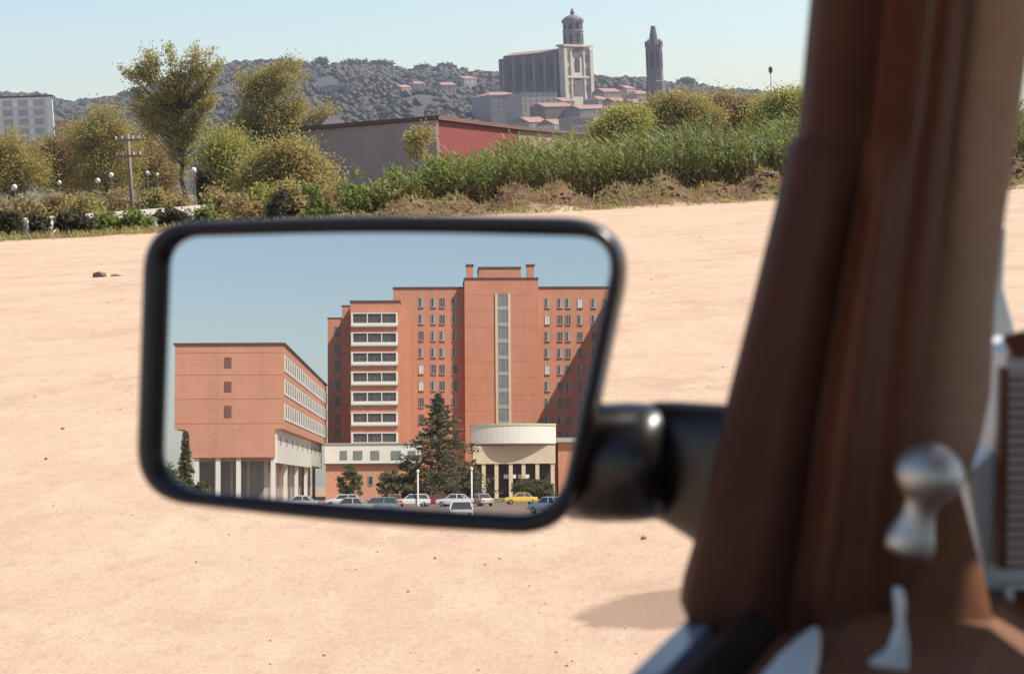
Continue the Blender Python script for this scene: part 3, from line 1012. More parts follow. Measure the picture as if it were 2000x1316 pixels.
# town below the cathedral
M_w1 = mat('cream_wall', (0.52, 0.43, 0.34), (0.45, 0.37, 0.29), scale=0.05)
M_w2 = mat('lilac_wall', (0.36, 0.30, 0.29), (0.30, 0.25, 0.24), scale=0.05)
M_w3 = mat('pink_wall', (0.50, 0.35, 0.28), (0.42, 0.30, 0.24), scale=0.05)
M_w4 = mat('white_wall', (0.64, 0.61, 0.57), (0.55, 0.52, 0.48), scale=0.05)
M_w5 = mat('brown_wall', (0.30, 0.20, 0.16), (0.24, 0.16, 0.13), scale=0.05)
TOWN = 'houses of the old town'
for a in [
    (935, 1001, 178, 1330, 30, M_w2, M_tile, 'hip', 4, 6, 'long lilac-grey house joined to the cream house below the cathedral nave'),
    (1000, 1076, 182, 1310, 26, M_w1, M_tile, 'flat', 4, 6, 'big cream house standing below the cathedral nave'),
    (1045, 1110, 200, 1240, 20, M_w5, M_tile, 'gable', 2, 5, 'dark brown roofed house below the cathedral tower'),
    (1112, 1180, 204, 1230, 20, M_w2, M_tile, 'gable', 2, 5, 'lilac house with brown roof right below the cathedral tower'),
    (1182, 1262, 205, 1250, 22, M_w5, M_tile, 'gable', 2, 6, 'brown house with wide roof between cathedral tower and spire'),
    (1165, 1205, 172, 1400, 16, M_w3, M_tile, 'gable', 2, 3, 'pink house directly beside the cathedral tower'),
    (1208, 1232, 166, 1420, 14, M_w1, M_tile, 'gable', 2, 2, 'narrow cream house on the slope between tower and spire'),
    (1228, 1266, 176, 1380, 16, M_w3, M_tile, 'hip', 2, 3, 'pink house tucked against the spire'),
    (1082, 1112, 190, 1330, 16, M_w3, M_tile, 'gable', 2, 3, 'pink house squeezed against the foot of the cathedral front'),
    (1150, 1182, 187, 1340, 16, M_w2, M_tile, 'hip', 2, 3, 'lilac house with hipped roof below the pink house beside the tower'),
    (1186, 1216, 190, 1300, 15, M_w1, M_tile, 'gable', 2, 3, 'cream house with gable in the row between tower and spire'),
    (1218, 1250, 193, 1290, 15, M_w5, M_tile, 'gable', 2, 3, 'dark brown house in the row nearest the spire foot'),
    (1302, 1336, 176, 1320, 15, M_w2, M_tile, 'gable', 2, 3, 'lilac house just past the spire over the rounded tree'),
    (1342, 1372, 182, 1280, 15, M_w1, M_tile, 'hip', 2, 3, 'cream house further past the spire over the trees'),
    (893, 922, 148, 1750, 18, M_w1, M_tile, 'gable', 2, 3, 'cream house on the hillside just before the cathedral nave'),
    (855, 884, 160, 1700, 16, M_w3, M_tile, 'gable', 2, 3, 'pink house among trees on the hillside'),
    (800, 826, 158, 1800, 16, M_w1, M_tile, 'hip', 2, 2, 'small cream house among trees high on the hillside'),
    (770, 795, 165, 1760, 15, M_w3, M_tile, 'gable', 2, 2, 'small pink house among trees on the middle of the hillside'),
    (1010, 1060, 228, 980, 14, M_w2, M_tile, 'gable', 1, 4, 'low lilac house just behind the red shed roof'),
    (1060, 1100, 232, 930, 14, M_w4, M_tile, 'gable', 2, 3, 'white house in the low town before the cathedral tower'),
    (1102, 1150, 231, 900, 14, M_w2, M_conc, 'flat', 3, 4, 'grey flat-roofed house in the low town'),
    (1150, 1195, 228, 940, 14, M_w3, M_tile, 'gable', 2, 4, 'pink house in the low town before the thin tree'),
    (1400, 1442, 184, 760, 14, M_w5, M_tile, 'gable', 3, 3, 'brown house rising over the trees behind the reeds'),
    (1352, 1392, 196, 800, 14, M_w3, M_tile, 'hip', 3, 3, 'pinkish house beside the brown house behind the reeds'),
    (1450, 1500, 192, 780, 14, M_w4, M_tile, 'gable', 3, 4, 'white house beside the brown house behind the reeds'),
    (1505, 1556, 196, 820, 14, M_w2, M_tile, 'gable', 3, 4, 'lilac house with brown roof near the car pillar'),
]:
    hill_ = a[3] > 1200
    pyb_ = a[2] + 24
    xm_ = (a[0] + a[1]) / 2
    yd_ = slope_at(xm_, pyb_) if a[3] > 1600 else a[3]
    zb_ = hill_pt(xm_, (yd_ - HD0) / (HD1 - HD0))[2] - 3 if hill_ else None
    building('town_house', a[10], a[0], a[1], a[2], yd_, a[4], a[5], a[6], a[7], rz=rng.uniform(0.35, 0.8), rows=a[8], cols=a[9], win=M_w5, zbase=zb_, group=TOWN, rise=3.0 if a[7] != 'flat' else None)
# pale vaulted hall on the hillside
yv = slope_at(648, 186)
p = P(648, 178, yv)
t = empty('vaulted_hall', (p[0], yv, p[2] - 6))
u = mpx(yv)
arc = [(30 * u * math.cos(a), 6 + 11 * u * math.sin(a)) for a in np.linspace(0, math.pi, 13)]
MB().prism([(-30 * u, 0)] + [(30 * u, 0)] + arc, 0, 18).build('wall', M_w2, t)
MB().loft([[(q[0] * 1.04, y, q[1] + 0.3) for q in arc] + [(q[0] * 1.0, y, q[1] + 0.02) for q in arc[::-1]] for y in (-0.8, 19)]).build('roof', M_w4, t)
for k in range(4):
    MB().box(-9 + 5 * k, -6.5 + 5 * k, -0.08, 0.05, 2, 5.5).build('window', M_dark, t)
tag(t, 'pale barrel-vaulted hall among trees on the wooded hillside', 'hall')

# ---- cathedral
YC = 1500
u = mpx(YC)
pf = P(1130, 195, YC)
t = empty('cathedral', (pf[0], YC, hill_pt(1130, 0.33)[2] - 4), rad(50))
bz = t.location.z
tag(t, 'great stone cathedral with domed bell tower crowning the town', 'cathedral')


def cz(py, px=1130):
    return P(px, py, YC)[2] - bz


fw = 17.0
MB().box(-fw, fw, 0, 5, 0, cz(92)).build('facade', M_stone, t)
for s_ in (-1, 1):
    MB().box(s_ * fw - 2.0, s_ * fw + 2.0, -2.0, 3, 0, cz(96)).build('corner_pier', M_stone, t)
    MB().box(s_ * 8.5 - 0.9, s_ * 8.5 + 0.9, -0.9, -0.01, 0, cz(100)).build('pilaster', M_stone, t)
MB().box(-fw - 2.6, fw + 2.6, -2.4, 5.5, cz(92) + 0.02, cz(88)).build('cornice', M_stone, t)
MB().box(-fw + 2.1, fw - 2.1, -1.3, -0.02, cz(153), cz(149)).build('string_course', M_stone, t)
MB().prism([(-3, cz(140)), (3, cz(140))] + [(3 * math.cos(a), cz(120) + 3 * math.sin(a)) for a in np.linspace(0, math.pi, 9)], -0.45, 0.1).build('tall_window', M_dark, t)
MB().prism([(5.5 * math.cos(a), cz(104) + 4.2 * math.sin(a)) for a in np.linspace(0, 2 * math.pi, 21)[:-1]], -0.4, 0.1).build('rose_window', M_stone2, t)
MB().prism([(-6, cz(187)), (6, cz(187))] + [(6 * math.cos(a), cz(167) + 6 * math.sin(a)) for a in np.linspace(0, math.pi, 11)], -0.45, 0.1).build('portal', M_stone2, t)
for s_ in (-1, 1):
    for py in (112, 138, 172):
        MB().box(s_ * 12.2 - 1.5, s_ * 12.2 + 1.5, -0.4, 0.1, cz(py + 9), cz(py - 6)).build('niche', M_stone2, t)
# octagonal bell stage, dome and lantern
tx, ty_ = 5.5, 7.0
tr = 8.3
M_bell = mat('bell_tower_stone', (0.27, 0.22, 0.19), (0.21, 0.17, 0.15), scale=0.15)
MB().lathe((tx, ty_, 0), [(tr, cz(108)), (tr, cz(62)), (tr * 1.06, cz(61)), (tr * 1.06, cz(59)), (tr * 0.97, cz(58)), (tr * 0.97, cz(44)), (tr * 1.1, cz(43)), (tr * 1.1, cz(41))], 8).build('bell_stage', M_bell, t)
dm = [(tr * math.cos(a), cz(41) + (cz(27) - cz(41)) * math.sin(a)) for a in np.linspace(0, math.pi / 2 * 0.93, 8)]
MB().lathe((tx, ty_, 0), dm + [(tr * 0.2, cz(26)), (tr * 0.2, cz(22)), (0.3, cz(13))], 16).build('dome', mat('dome_stone', (0.20, 0.165, 0.155), (0.16, 0.13, 0.125), scale=0.2), t, True)


def facet_box(cx_, cy_, r0, a, hw, z0, z1, name, m_):
    c_, s_ = math.cos(a), math.sin(a)
    pts_ = [(cx_ + (r0 + dr) * c_ - dt * s_, cy_ + (r0 + dr) * s_ + dt * c_, zz) for dr in (-0.3, 0.35) for dt in (-hw, hw) for zz in (z0, z1)]
    return MB().add(pts_, [(0, 1, 3, 2), (4, 6, 7, 5), (0, 4, 5, 1), (2, 3, 7, 6), (1, 5, 7, 3), (0, 2, 6, 4)]).build(name, m_, t)


for k in range(8):
    a = math.pi / 8 + k * math.pi / 4
    facet_box(tx, ty_, tr * 0.925, a, 1.5, cz(84), cz(66), 'bell_opening', M_dark)
    facet_box(tx, ty_, tr * 0.90, a, 1.5, cz(56), cz(46), 'bell_opening', M_dark)
    a = k * math.pi / 4
    MB().lathe((tx + tr * math.cos(a), ty_ + tr * math.sin(a), 0), [(0.7, cz(41)), (0.6, cz(38)), (0.1, cz(34))], 6).build('pinnacle', M_bell, t)
# nave with buttresses, running back from the front
zt = cz(99)
NL = 66
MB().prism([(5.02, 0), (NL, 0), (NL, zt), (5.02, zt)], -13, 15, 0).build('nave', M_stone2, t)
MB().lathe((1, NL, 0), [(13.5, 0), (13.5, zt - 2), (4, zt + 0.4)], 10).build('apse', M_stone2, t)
MB().prism([(-13.8, zt + 0.02), (15.8, zt + 0.02), (1, zt + 3.2)], 5.6, NL + 0.5, 1).build('roof', M_tile, t)
for k in range(6):
    yb_ = 10 + k * 10.8
    MB().prism([(-17.5, 0), (-13.02, 0), (-13.02, zt - 1.0), (-16.0, zt - 3.0)], yb_ - 1.1, yb_ + 1.1, 1).build('buttress', M_bell, t)
    if k < 5:
        MB().box(-13.25, -12.9, yb_ + 4.6, yb_ + 7.0, zt * 0.62, zt * 0.86).build('nave_window', M_dark, t)
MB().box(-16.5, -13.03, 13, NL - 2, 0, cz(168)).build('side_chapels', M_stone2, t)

# ---- truncated stone spire of the second church
YS = 1350
u = mpx(YS)
ps = P(1281, 200, YS)
t = empty('church_spire', (ps[0], YS, hill_pt(1281, 0.24)[2] - 3))
bz = t.location.z
tag(t, 'slender stone church steeple with blunt cut-off tip and pinnacles', 'church spire')
zz = lambda py: P(1281, py, YS)[2] - bz
w = 15.5 * u
M_sp = mat('spire_stone', (0.19, 0.15, 0.13), (0.14, 0.11, 0.10), scale=0.2)
MB().lathe((0, 0, 0), [(w * 1.16, 0), (w * 1.16, zz(160)), (w * 1.05, zz(158)), (w * 1.05, zz(92)), (w * 1.1, zz(91)), (w * 1.1, zz(88))], 8).build('shaft', M_sp, t)
MB().lathe((0, 0, 0), [(w * 0.62, zz(88)), (w * 0.50, zz(72)), (w * 0.3, zz(54)), (w * 0.26, zz(51))], 8).build('spire', M_sp, t)
for k in range(8):
    a = k * math.pi / 4
    MB().lathe((w * 0.98 * math.cos(a), w * 0.98 * math.sin(a), 0), [(w * 0.16, zz(92)), (w * 0.15, zz(84)), (w * 0.02, zz(76 if k % 2 else 79))], 6).build('pinnacle', M_sp, t)
    a += math.pi / 8
    r0 = w * 0.985
    c_, s_ = math.cos(a), math.sin(a)
    b = MB()
    pts_ = [(r0 * c_ + dr * c_ - dt * s_, r0 * s_ + dr * s_ + dt * c_, z_) for dr in (-0.3, 0.25) for dt in (-1.0, 1.0) for z_ in (zz(135), zz(102))]
    b.add(pts_, [(0, 1, 3, 2), (4, 6, 7, 5), (0, 4, 5, 1), (2, 3, 7, 6), (1, 5, 7, 3), (0, 2, 6, 4)])
    b.build('lancet', M_dark, t)

# umbrella pines standing out on the ridge
for k, (px, py, w_, h_, lab) in enumerate([(628, 121, 10, 8, 'lone umbrella pine standing clear on the ridge'), (690, 125, 32, 8, 'wide umbrella pine on the ridge, beside the lone pine'), (742, 126, 26, 8, 'umbrella pine at the end of the ridge row'),
                                           (825, 134, 18, 7, 'umbrella pine on the ridge above the small cream house'), (870, 132, 22, 7, 'umbrella pine on the ridge nearest the cathedral nave'), (1340, 160, 20, 6, 'umbrella pine on the low ridge beyond the spire')]):
    Yd = 2250
    u = mpx(Yd)
    b0 = hill_pt(px, 0.96)
    c = P(px, py, Yd)
    hgt = max(6.0, c[2] - b0[2])
    tree('umbrella_pine', lab, (c[0], Yd, c[2] - hgt), [(0, 0, hgt, w_ * u * 0.9, w_ * u * 0.8, h_ * u * 0.7)], LF_dark, 0.6, 40, 30, 2.0, 2.0, group='pines on the ridge', seed=200 + k, trunk_top=hgt)
# thin mast
pm = P(1505, 140, 700)
zb = float(zg(pm[0], 700))
t = empty('radio_mast', (pm[0], 700, zb - 0.3))
MB().cyl((0, 0), 0.35, 0, pm[2] - zb, 6, 0.15).build('post', M_conc, t)
MB().lathe((0, 0, pm[2] - zb), [(0.2, -0.5), (0.75, 0.2), (0.75, 1.6), (0.2, 2.2)], 8).build('head', M_dark, t)
tag(t, 'thin pole with a dark head rising over the houses near the car pillar', 'mast')


# ------------------------------------------------------------------ cars
def paint(name, c):
    return mat('car_paint_' + name, c, tuple(x * 0.92 for x in c), rough=0.28, coat=0.6, scale=1)


def make_car(name, label, m_, loc, rz, estate=False, group=None):
    """a small 1970s saloon; local +x is forward"""
    t = empty(name, loc, rz)
    sec = [(-2.05, 0.60, 0.42, 0.74), (-2.0, 0.74, 0.30, 0.84), (-1.3, 0.80, 0.26, 0.88), (-0.3, 0.81, 0.24, 0.90), (0.7, 0.80, 0.24, 0.90), (1.4, 0.78, 0.26, 0.84), (1.95, 0.73, 0.30, 0.76), (2.02, 0.62, 0.42, 0.68)]
    rings = []
    for x, w, z0, z1 in sec:
        zm = (z0 + z1) / 2 + 0.05
        rings.append([(x, -w * 0.92, z0), (x, w * 0.92, z0), (x, w, z0 + 0.12), (x, w, zm), (x, w * 0.93, z1), (x, w * 0.6, z1 + 0.02), (x, -w * 0.6, z1 + 0.02), (x, -w * 0.93, z1), (x, -w, zm), (x, -w, z0 + 0.12)])
    recalc(MB().loft(rings).build('body', m_, t, False))
    xb0, xb1 = (-1.85 if estate else -1.35), 0.85
    xr0, xr1 = (-1.6 if estate else -0.85), 0.30
    recalc(MB().loft([[(xb0, -0.72, 0.88), (xb1, -0.72, 0.88), (xb1, 0.72, 0.88), (xb0, 0.72, 0.88)], [(xr0, -0.56, 1.34), (xr1, -0.56, 1.34), (xr1, 0.56, 1.34), (xr0, 0.56, 1.34)]]).build('window', M_pane, t))
    recalc(MB().loft([[(xr0 - 0.05, -0.60, 1.335), (xr1 + 0.05, -0.60, 1.335), (xr1 + 0.05, 0.60, 1.335), (xr0 - 0.05, 0.60, 1.335)], [(xr0 + 0.1, -0.5, 1.40), (xr1 - 0.1, -0.5, 1.40), (xr1 - 0.1, 0.5, 1.40), (xr0 + 0.1, 0.5, 1.40)]]).build('roof', m_, t))
    for s_ in (-1, 1):
        for (xa, xt) in ((xb0, xr0), ((xb0 + xb1) / 2 - 0.2, (xr0 + xr1) / 2 - 0.1), (xb1, xr1)):
            MB().tube([(xa, s_ * 0.725, 0.87), (xt, s_ * 0.575, 1.35)], [0.045, 0.04], 6).build('pillar', m_, t)
        MB().box(2.0, 2.05, s_ * 0.5 - 0.11, s_ * 0.5 + 0.11, 0.53, 0.67).build('headlight', M_lens, t)
        MB().box(-2.07, -2.02, s_ * 0.52 - 0.1, s_ * 0.52 + 0.1, 0.55, 0.68).build('tail_light', M_lampred, t)
        for x in (-1.25, 1.25):
            def wheel(r, a0, a1):
                return [[(x + r_ * math.cos(q), yy, 0.30 + r_ * math.sin(q)) for q in np.linspace(0, 2 * math.pi, 15)[:-1]] for r_, yy in ((r * 0.9, a0), (r, a0 + 0.02 * s_), (r, a1 - 0.02 * s_), (r * 0.9, a1))]
            ty = recalc(MB().loft(wheel(0.30, s_ * 0.62, s_ * 0.80)).build('wheel', M_tyre, t))
            recalc(MB().loft(wheel(0.18, s_ * 0.70, s_ * 0.812)).build('rim', M_rim, ty))
    for xx in (-2.13, 2.05):
        MB().box(xx, xx + 0.08, -0.76, 0.76, 0.40, 0.49).build('bumper', M_chrome, t)
    tag(t, label, 'car', group)
    return t


# cars seen past the shrubs before the shed
for px, Yd, c, nm, lab, rz in [(466, 108, (0.75, 0.74, 0.72), 'white', 'white car half hidden by shrubs near the cypress', 1.2), (672, 138, (0.30, 0.02, 0.02), 'red', 'dark red car parked at the grey shed wall', 0.3), (712, 136, (0.75, 0.74, 0.72), 'white', 'white car parked at the grey shed wall beside the red one', 1.4)]:
    make_car('parked_car', lab, paint(nm, c), gpos(px, 350, Yd), rz, group='cars parked beyond the field')


# ------------------------------------------------------------------ hospital behind the camera, seen in the mirror
GZ = -1.4


class HB(MB):
    """boxes given by mirror pixels, in the hospital's own frame"""

    def px(s, x0, x1, yt, yb, D, th, zb=None, dz=0.0):
        a = H(x0, (yt + (yb or yt)) / 2, D)[0]
        c = H(x1, (yt + (yb or yt)) / 2, D)[0]
        xm = (x0 + x1) / 2
        z1 = H(xm, yt, D)[2] + dz
        z0 = H(xm, yb, D)[2] if zb is None else zb
        return s.box(a, c, D, D + th, z0, z1)


def hz(py, D, px=835):
    return H(px, py, D)[2]


def hx(px, D, py=750):
    return H(px, py, D)[0]


D0 = 358.0
hosp = empty('hospital', tuple(HO), HROT)
tag(hosp, 'tall brick hospital with central stair tower and long window bands', 'hospital')
ZB = GZ - 0.3

# main slab, tower, window block, recessed wings
HB().px(768, 1400, 562, None, D0, 18, ZB).build('main_wing', M_brick, hosp)
HB().px(767, 1400, 559.5, 562, D0 - 0.25, 18.5, None).build('roof_coping', M_coping, hosp)
DT = D0 - 2.6
HB().px(907, 1051, 545, None, DT, 12, ZB).build('stair_tower', M_brick, hosp)
HB().px(906, 1052, 542, 545, DT - 0.2, 12.4).build('tower_coping', M_coping, hosp)
HB().px(935, 1017, 524, 542, DT + 2, 8).build('penthouse', M_brick, hosp)
HB().px(934, 1018, 521, 524, DT + 1.8, 8.4).build('penthouse_coping', M_coping, hosp)
for a, c in ((911, 924), (1029, 1043)):
    q = HB().px(a, c, 519, 542, DT + 1, 1.6).build('chimney', M_brick, hosp)
    HB().px(a - 1.5, c + 1.5, 516, 519, DT + 0.8, 2.0).build('chimney_cap', M_coping, q)
# tall stair window
zs1, zs0 = hz(574, DT), hz(831, DT)
sx0, sx1 = hx(968, DT), hx(998, DT)
w_ = HB().box(sx0 + 0.0, sx0 - 0.5, DT - 0.28, DT - 0.003, zs0, zs1).build('stair_window', M_cream, hosp)
HB().box(sx1, sx1 + 0.5, DT - 0.28, DT - 0.003, zs0, zs1).build('jamb', M_cream, w_)
nst = 8
fh = (zs1 - zs0) / nst
for k in range(nst):
    z0 = zs0 + k * fh
    MB().box(sx0 - 0.52, sx1 + 0.52, DT - 0.12, DT - 0.01, z0 + 0.75, z0 + fh).build('pane', M_greypane, w_)
    MB().box(sx0 - 0.52, sx1 + 0.52, DT - 0.2, DT - 0.01, z0, z0 + 0.74).build('spandrel', mat('pale_spandrel', (0.40, 0.39, 0.36), (0.34, 0.33, 0.31)), w_)
    for f in (0.33, 0.66):
        xx = sx0 + (sx1 - sx0) * f
        MB().box(xx - 0.04, xx + 0.04, DT - 0.17, DT - 0.125, z0 + 0.76, z0 + fh - 0.01).build('mullion', M_conc, w_)

for y in (575, 607, 640, 672, 704, 737, 770, 802):
    HB().px(909, 966, y, y + 1.1, DT - 0.02, 0.017).build('slab_joint', M_joint, hosp)
    HB().px(1000, 1049, y, y + 1.1, DT - 0.02, 0.017).build('slab_joint', M_joint, hosp)
# small windows on the two arms of the main wing
WW, WH = 0.42, 1.7
fr = MB()
fr.box(-WW - 0.10, -WW, -0.14, 0, -WH / 2 - 0.16, WH / 2 + 0.14).box(WW, WW + 0.10, -0.14, 0, -WH / 2 - 0.16, WH / 2 + 0.14)
fr.box(-WW, WW, -0.14, 0, WH / 2, WH / 2 + 0.14).box(-WW - 0.1, WW + 0.1, -0.26, 0, -WH / 2 - 0.16, -WH / 2)
fr.box(-0.05, 0.05, -0.12, -0.05, -WH / 2, WH / 2)
M_frame = mat('grey_frame', (0.42, 0.36, 0.33), (0.35, 0.30, 0.28), scale=1)
fme = fr.build('window_source', M_frame).data
pme = MB().box(-WW, WW, -0.06, -0.005, -WH / 2, WH / 2).build('pane_source', M_pane).data
pm2 = pme.copy()
pm2.materials.clear()
pm2.materials.append(M_blind)
half = MB().box(-WW, -0.06, -0.10, -0.065, -WH / 2, WH / 2).build('blind_source', mat('grey_curtain', (0.42, 0.40, 0.40), (0.36, 0.34, 0.34))).data
for o in [x for x in bpy.data.objects if x.name.endswith('_source')]:
    bpy.data.objects.remove(o)


def small_window(px, py, D, parent=hosp, kind=0):
    p = H(px, py, D)
    o = bpy.data.objects.new('window', fme)
    col.objects.link(o)
    o.parent = parent
    o.location = (p[0], D - 0.003, p[2])
    q = bpy.data.objects.new('pane', pm2 if kind == 2 else pme)
    col.objects.link(q)
    q.parent = o
    if kind == 1:
        q = bpy.data.objects.new('blind', half)
        col.objects.link(q)
        q.parent = o
    return o


rows_y = [591, 623.5, 656, 688.5, 721, 753.5, 786, 818, 850]
blinds = {(823, 4): 2, (823, 5): 2, (1069, 1): 2, (1069, 4): 2, (1133, 0): 2, (1069, 0): 1, (1133, 1): 1, (1069, 5): 1, (888, 0): 1, (888, 3): 1, (888, 6): 1, (847, 6): 1}
for ri, y in enumerate(rows_y):
    for cxp in (823, 847, 864, 888, 1069, 1094, 1110, 1133, 1160, 1184, 1200):
        yy = y + (cxp - 835) * 0.004
        small_window(cxp, yy, D0, kind=blinds.get((cxp, ri), 1 if random.random() < 0.45 else 0))

# projecting right-hand wing whose shadow crosses the facade
HB().px(1212, 1330, 562, None, D0 - 30, 29.9, ZB).build('side_wing', M_brick, hosp)

# window block with seven white bands
DA = 322.0
HB().px(684, 781, 590, None, DA, 40, ZB).build('window_block', M_brick, hosp)
HB().px(683, 782, 586.5, 590, DA - 0.2, 40).build('block_coping', M_coping, hosp)
HB().px(781, 803, 596, None, DA + 3, 34, ZB).build('block_return', M_brick, hosp)
bands = [(611, 636), (649, 673.5), (687.5, 711.5), (726, 750), (764.5, 788.5), (805, 829), (844, 868)]
for (yt, yb) in bands:
    x0, x1 = hx(686, DA), hx(777, DA)
    z1, z0 = hz(yt, DA), hz(yb, DA)
    xa, xb = min(x0, x1), max(x0, x1)
    f_ = MB()
    f_.box(xa, xb, DA - 0.45, DA - 0.003, z0, z0 + 0.5)                    # sill panel
    f_.box(xa, xb, DA - 0.35, DA - 0.003, z1 - 0.14, z1)
    f_.box(xa, xa + 0.30, DA - 0.38, DA - 0.003, z0 + 0.5, z1 - 0.14)
    f_.box(xb - 0.30, xb, DA - 0.38, DA - 0.003, z0 + 0.5, z1 - 0.14)
    n = 3
    xi0, xi1 = xa + 0.30, xb - 0.30
    gw = (xi1 - xi0) / n
    for k in range(1, n):
        f_.box(xi0 + gw * k - 0.08, xi0 + gw * k + 0.08, DA - 0.30, DA - 0.003, z0 + 0.5, z1 - 0.14)
    o = f_.build('window_band', M_white, hosp)
    MB().box(xa - 0.05, xb + 0.05, DA - 0.55, DA - 0.003, z0 - 0.22, z0 - 0.005).build('sill_slab', M_conc, o)
    for k in range(n):
        for j in range(2):
            a = xi0 + gw * k + 0.09 + j * (gw - 0.18) / 2
            MB().box(a + 0.06, a + (gw - 0.34) / 2, DA - 0.10, DA - 0.01, z0 + 0.51, z1 - 0.145).build('pane', M_pane, o)

# stepped wings on the other side of the window block
HB().px(668, 684, 598, None, DA + 7.2, 27, ZB).build('step_wing', M_brick, hosp)
HB().px(667, 684, 596, 598, DA + 7.1, 27).build('step_coping', M_coping, hosp)
DB = DA + 7.5
HB().px(640, 672, 622, None, DB, 22, ZB).build('low_wing', M_brick, hosp)
HB().px(639, 672, 620, 622, DB - 0.1, 22).build('low_wing_coping', M_coping, hosp)
for y in (648, 682, 715, 750, 785, 818, 845):
    small_window(659, y, DB)

# low link building: white upper band over brick
DL = 300.0
HB().px(636, 822, 905, None, DL, 20, ZB).build('link_brick', M_brick2, hosp)
HB().px(634, 824, 867, 904.5, DL - 0.6, 21).build('link_band', M_white, hosp)
HB().px(633, 825, 864.5, 867, DL - 0.8, 21.4).build('link_roof_edge', M_conc, hosp)
HB().px(633, 825, 904.6, 906.5, DL - 0.7, 0.6).build('link_painted_shadow', M_coping, hosp)  # dark strip standing in for the shade under the white band
for a, c in ((664, 678), (690, 708), (724, 741), (764, 783), (797, 812)):
    HB().px(a, c, 880, 897, DL - 0.7, 0.09).build('link_window', M_greypane, hosp)
for a in (700, 724, 772):
    o = HB().px(a - 5, a + 5, 928, 948, DL - 0.12, 0.11).build('ground_window', M_frame, hosp)
    HB().px(a - 3.5, a + 3.5, 930, 946, DL - 0.17, 0.045).build('pane', M_pane, o)

# entrance pavilion with a tall white curved fascia
DE = 318.0
ze1, ze0 = hz(831, DE, 1005), hz(866, DE, 1005)
ex0, ex1 = hx(921, DE, 850), hx(1087, DE, 850)
exm, exw = (ex0 + ex1) / 2, abs(ex1 - ex0) / 2
arc1 = []
for k in range(17):
    a = -1 + 2 * k / 16
    arc1.append((exm + exw * a, DE - 3.2 * (1 - a * a) + 1.6))
poly = arc1 + [(exm + exw, DE + 12), (exm - exw, DE + 12)]
M_fascia = mat('white_fascia', (0.80, 0.78, 0.70), (0.74, 0.72, 0.64), scale=0.2, rough=0.5)
en = MB().prism(poly, ze0, ze1, 2)
recalc(en.build('entrance_fascia', M_fascia, hosp))
poly2 = [(exm + (x - exm) * 1.01, y - 0.12) for x, y in arc1] + [(exm + exw * 1.01, DE + 12.1), (exm - exw * 1.01, DE + 12.1)]
recalc(MB().prism(poly2, ze1 + 0.003, ze1 + 0.35, 2).build('fascia_coping', mat('green_coping', (0.55, 0.60, 0.36), (0.48, 0.53, 0.32)), hosp))
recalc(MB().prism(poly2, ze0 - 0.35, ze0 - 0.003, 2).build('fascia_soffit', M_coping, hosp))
zc1, zc0 = ze0 - 0.36, hz(905, DE, 1005)
MB().box(exm - exw * 0.97, exm + exw * 0.97, DE + 0.2, DE + 10, zc0, zc1).build('entrance_beam', M_cream, hosp)
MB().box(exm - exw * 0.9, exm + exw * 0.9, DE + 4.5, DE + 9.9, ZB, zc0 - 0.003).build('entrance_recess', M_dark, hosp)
for px in (945, 970, 998, 1023, 1050, 1080):
    xx = hx(px, DE, 930)
    MB().box(xx - 0.33, xx + 0.33, DE + 0.4, DE + 1.0, ZB, zc0 - 0.004).build('column', M_cream, hosp)
for a, c in ((984, 1008), (1012, 1034)):
    HB().px(a, c, 926, 934, DE + 1.4, 0.12).build('sign_board', M_fascia, hosp)
MB().box(hx(990, DE), hx(1040, DE), DE + 1.43, DE + 1.49, hz(926, DE) + 0.02, zc0).build('sign_hanger', M_dark, hosp)
HB().px(1087, 1180, 854, 863, DE + 4, 20).build('side_canopy', M_conc, hosp)
HB().px(1090, 1180, 863.5, None, DE + 5, 18, ZB).build('side_hall', M_brick, hosp)

# separate slab block on columns
D1 = 232.0
blk = empty('pilotis_block', tuple(HO), HROT)
tag(blk, 'pale brick slab block on white columns with rows of side windows', 'building')
D1E = 330.0
xg0, xg1 = hx(341, D1, 760), hx(554, D1, 760)
xh0, xh1 = hx(362, D1, 870), hx(537, D1, 870)
zt, zm, zl = hz(673, D1, 450), hz(838, D1, 450), hz(893, D1, 450)
MB().box(xg0, xg1, D1, D1E, zm, zt).build('upper_wall', M_brick2, blk)
MB().box(xg0 + 0.2, xg1 - 0.2, D1 - 0.2, D1E, zt + 0.003, zt + 0.22).build('roof_edge', M_coping, blk)
MB().box(xh0, xh1, D1 + 0.004, D1E - 0.1, zl, zm - 0.003).build('lower_wall', M_brick2, blk)
# white cladding along the recessed storey, on the side that the mirror shows
MB().box(xh1 - 0.25, xh1 - 0.003, D1 + 0.4, D1E - 0.2, zl - 0.7, zm - 0.005).build('white_panel', M_fascia, blk)
for k in range(9):
    yy = D1 + 5 + k * 10.5
    MB().box(xh1 - 0.32, xh1 - 0.255, yy, yy + 1.0, zm - 1.9, zm - 0.9).build('vent_window', M_greypane, blk)
for (yt, yb) in ((698, 718), (745, 765), (792, 815)):
    o = HB().px(438, 452, yt, yb, D1 - 0.06, 0.055).build('gable_window', mat('gable_window', (0.22, 0.10, 0.075), (0.18, 0.08, 0.06), scale=1), blk)
for y in (688, 731, 778, 826):
    HB().px(342, 553, y, y + 1.2, D1 - 0.02, 0.017).build('slab_joint', M_joint, blk)
side = xg1 - 0.003
sgn = -1
rws = [(693, 724), (740, 770), (788, 819)]
nW = 24
pitch = (D1E - D1 - 2.0) / nW
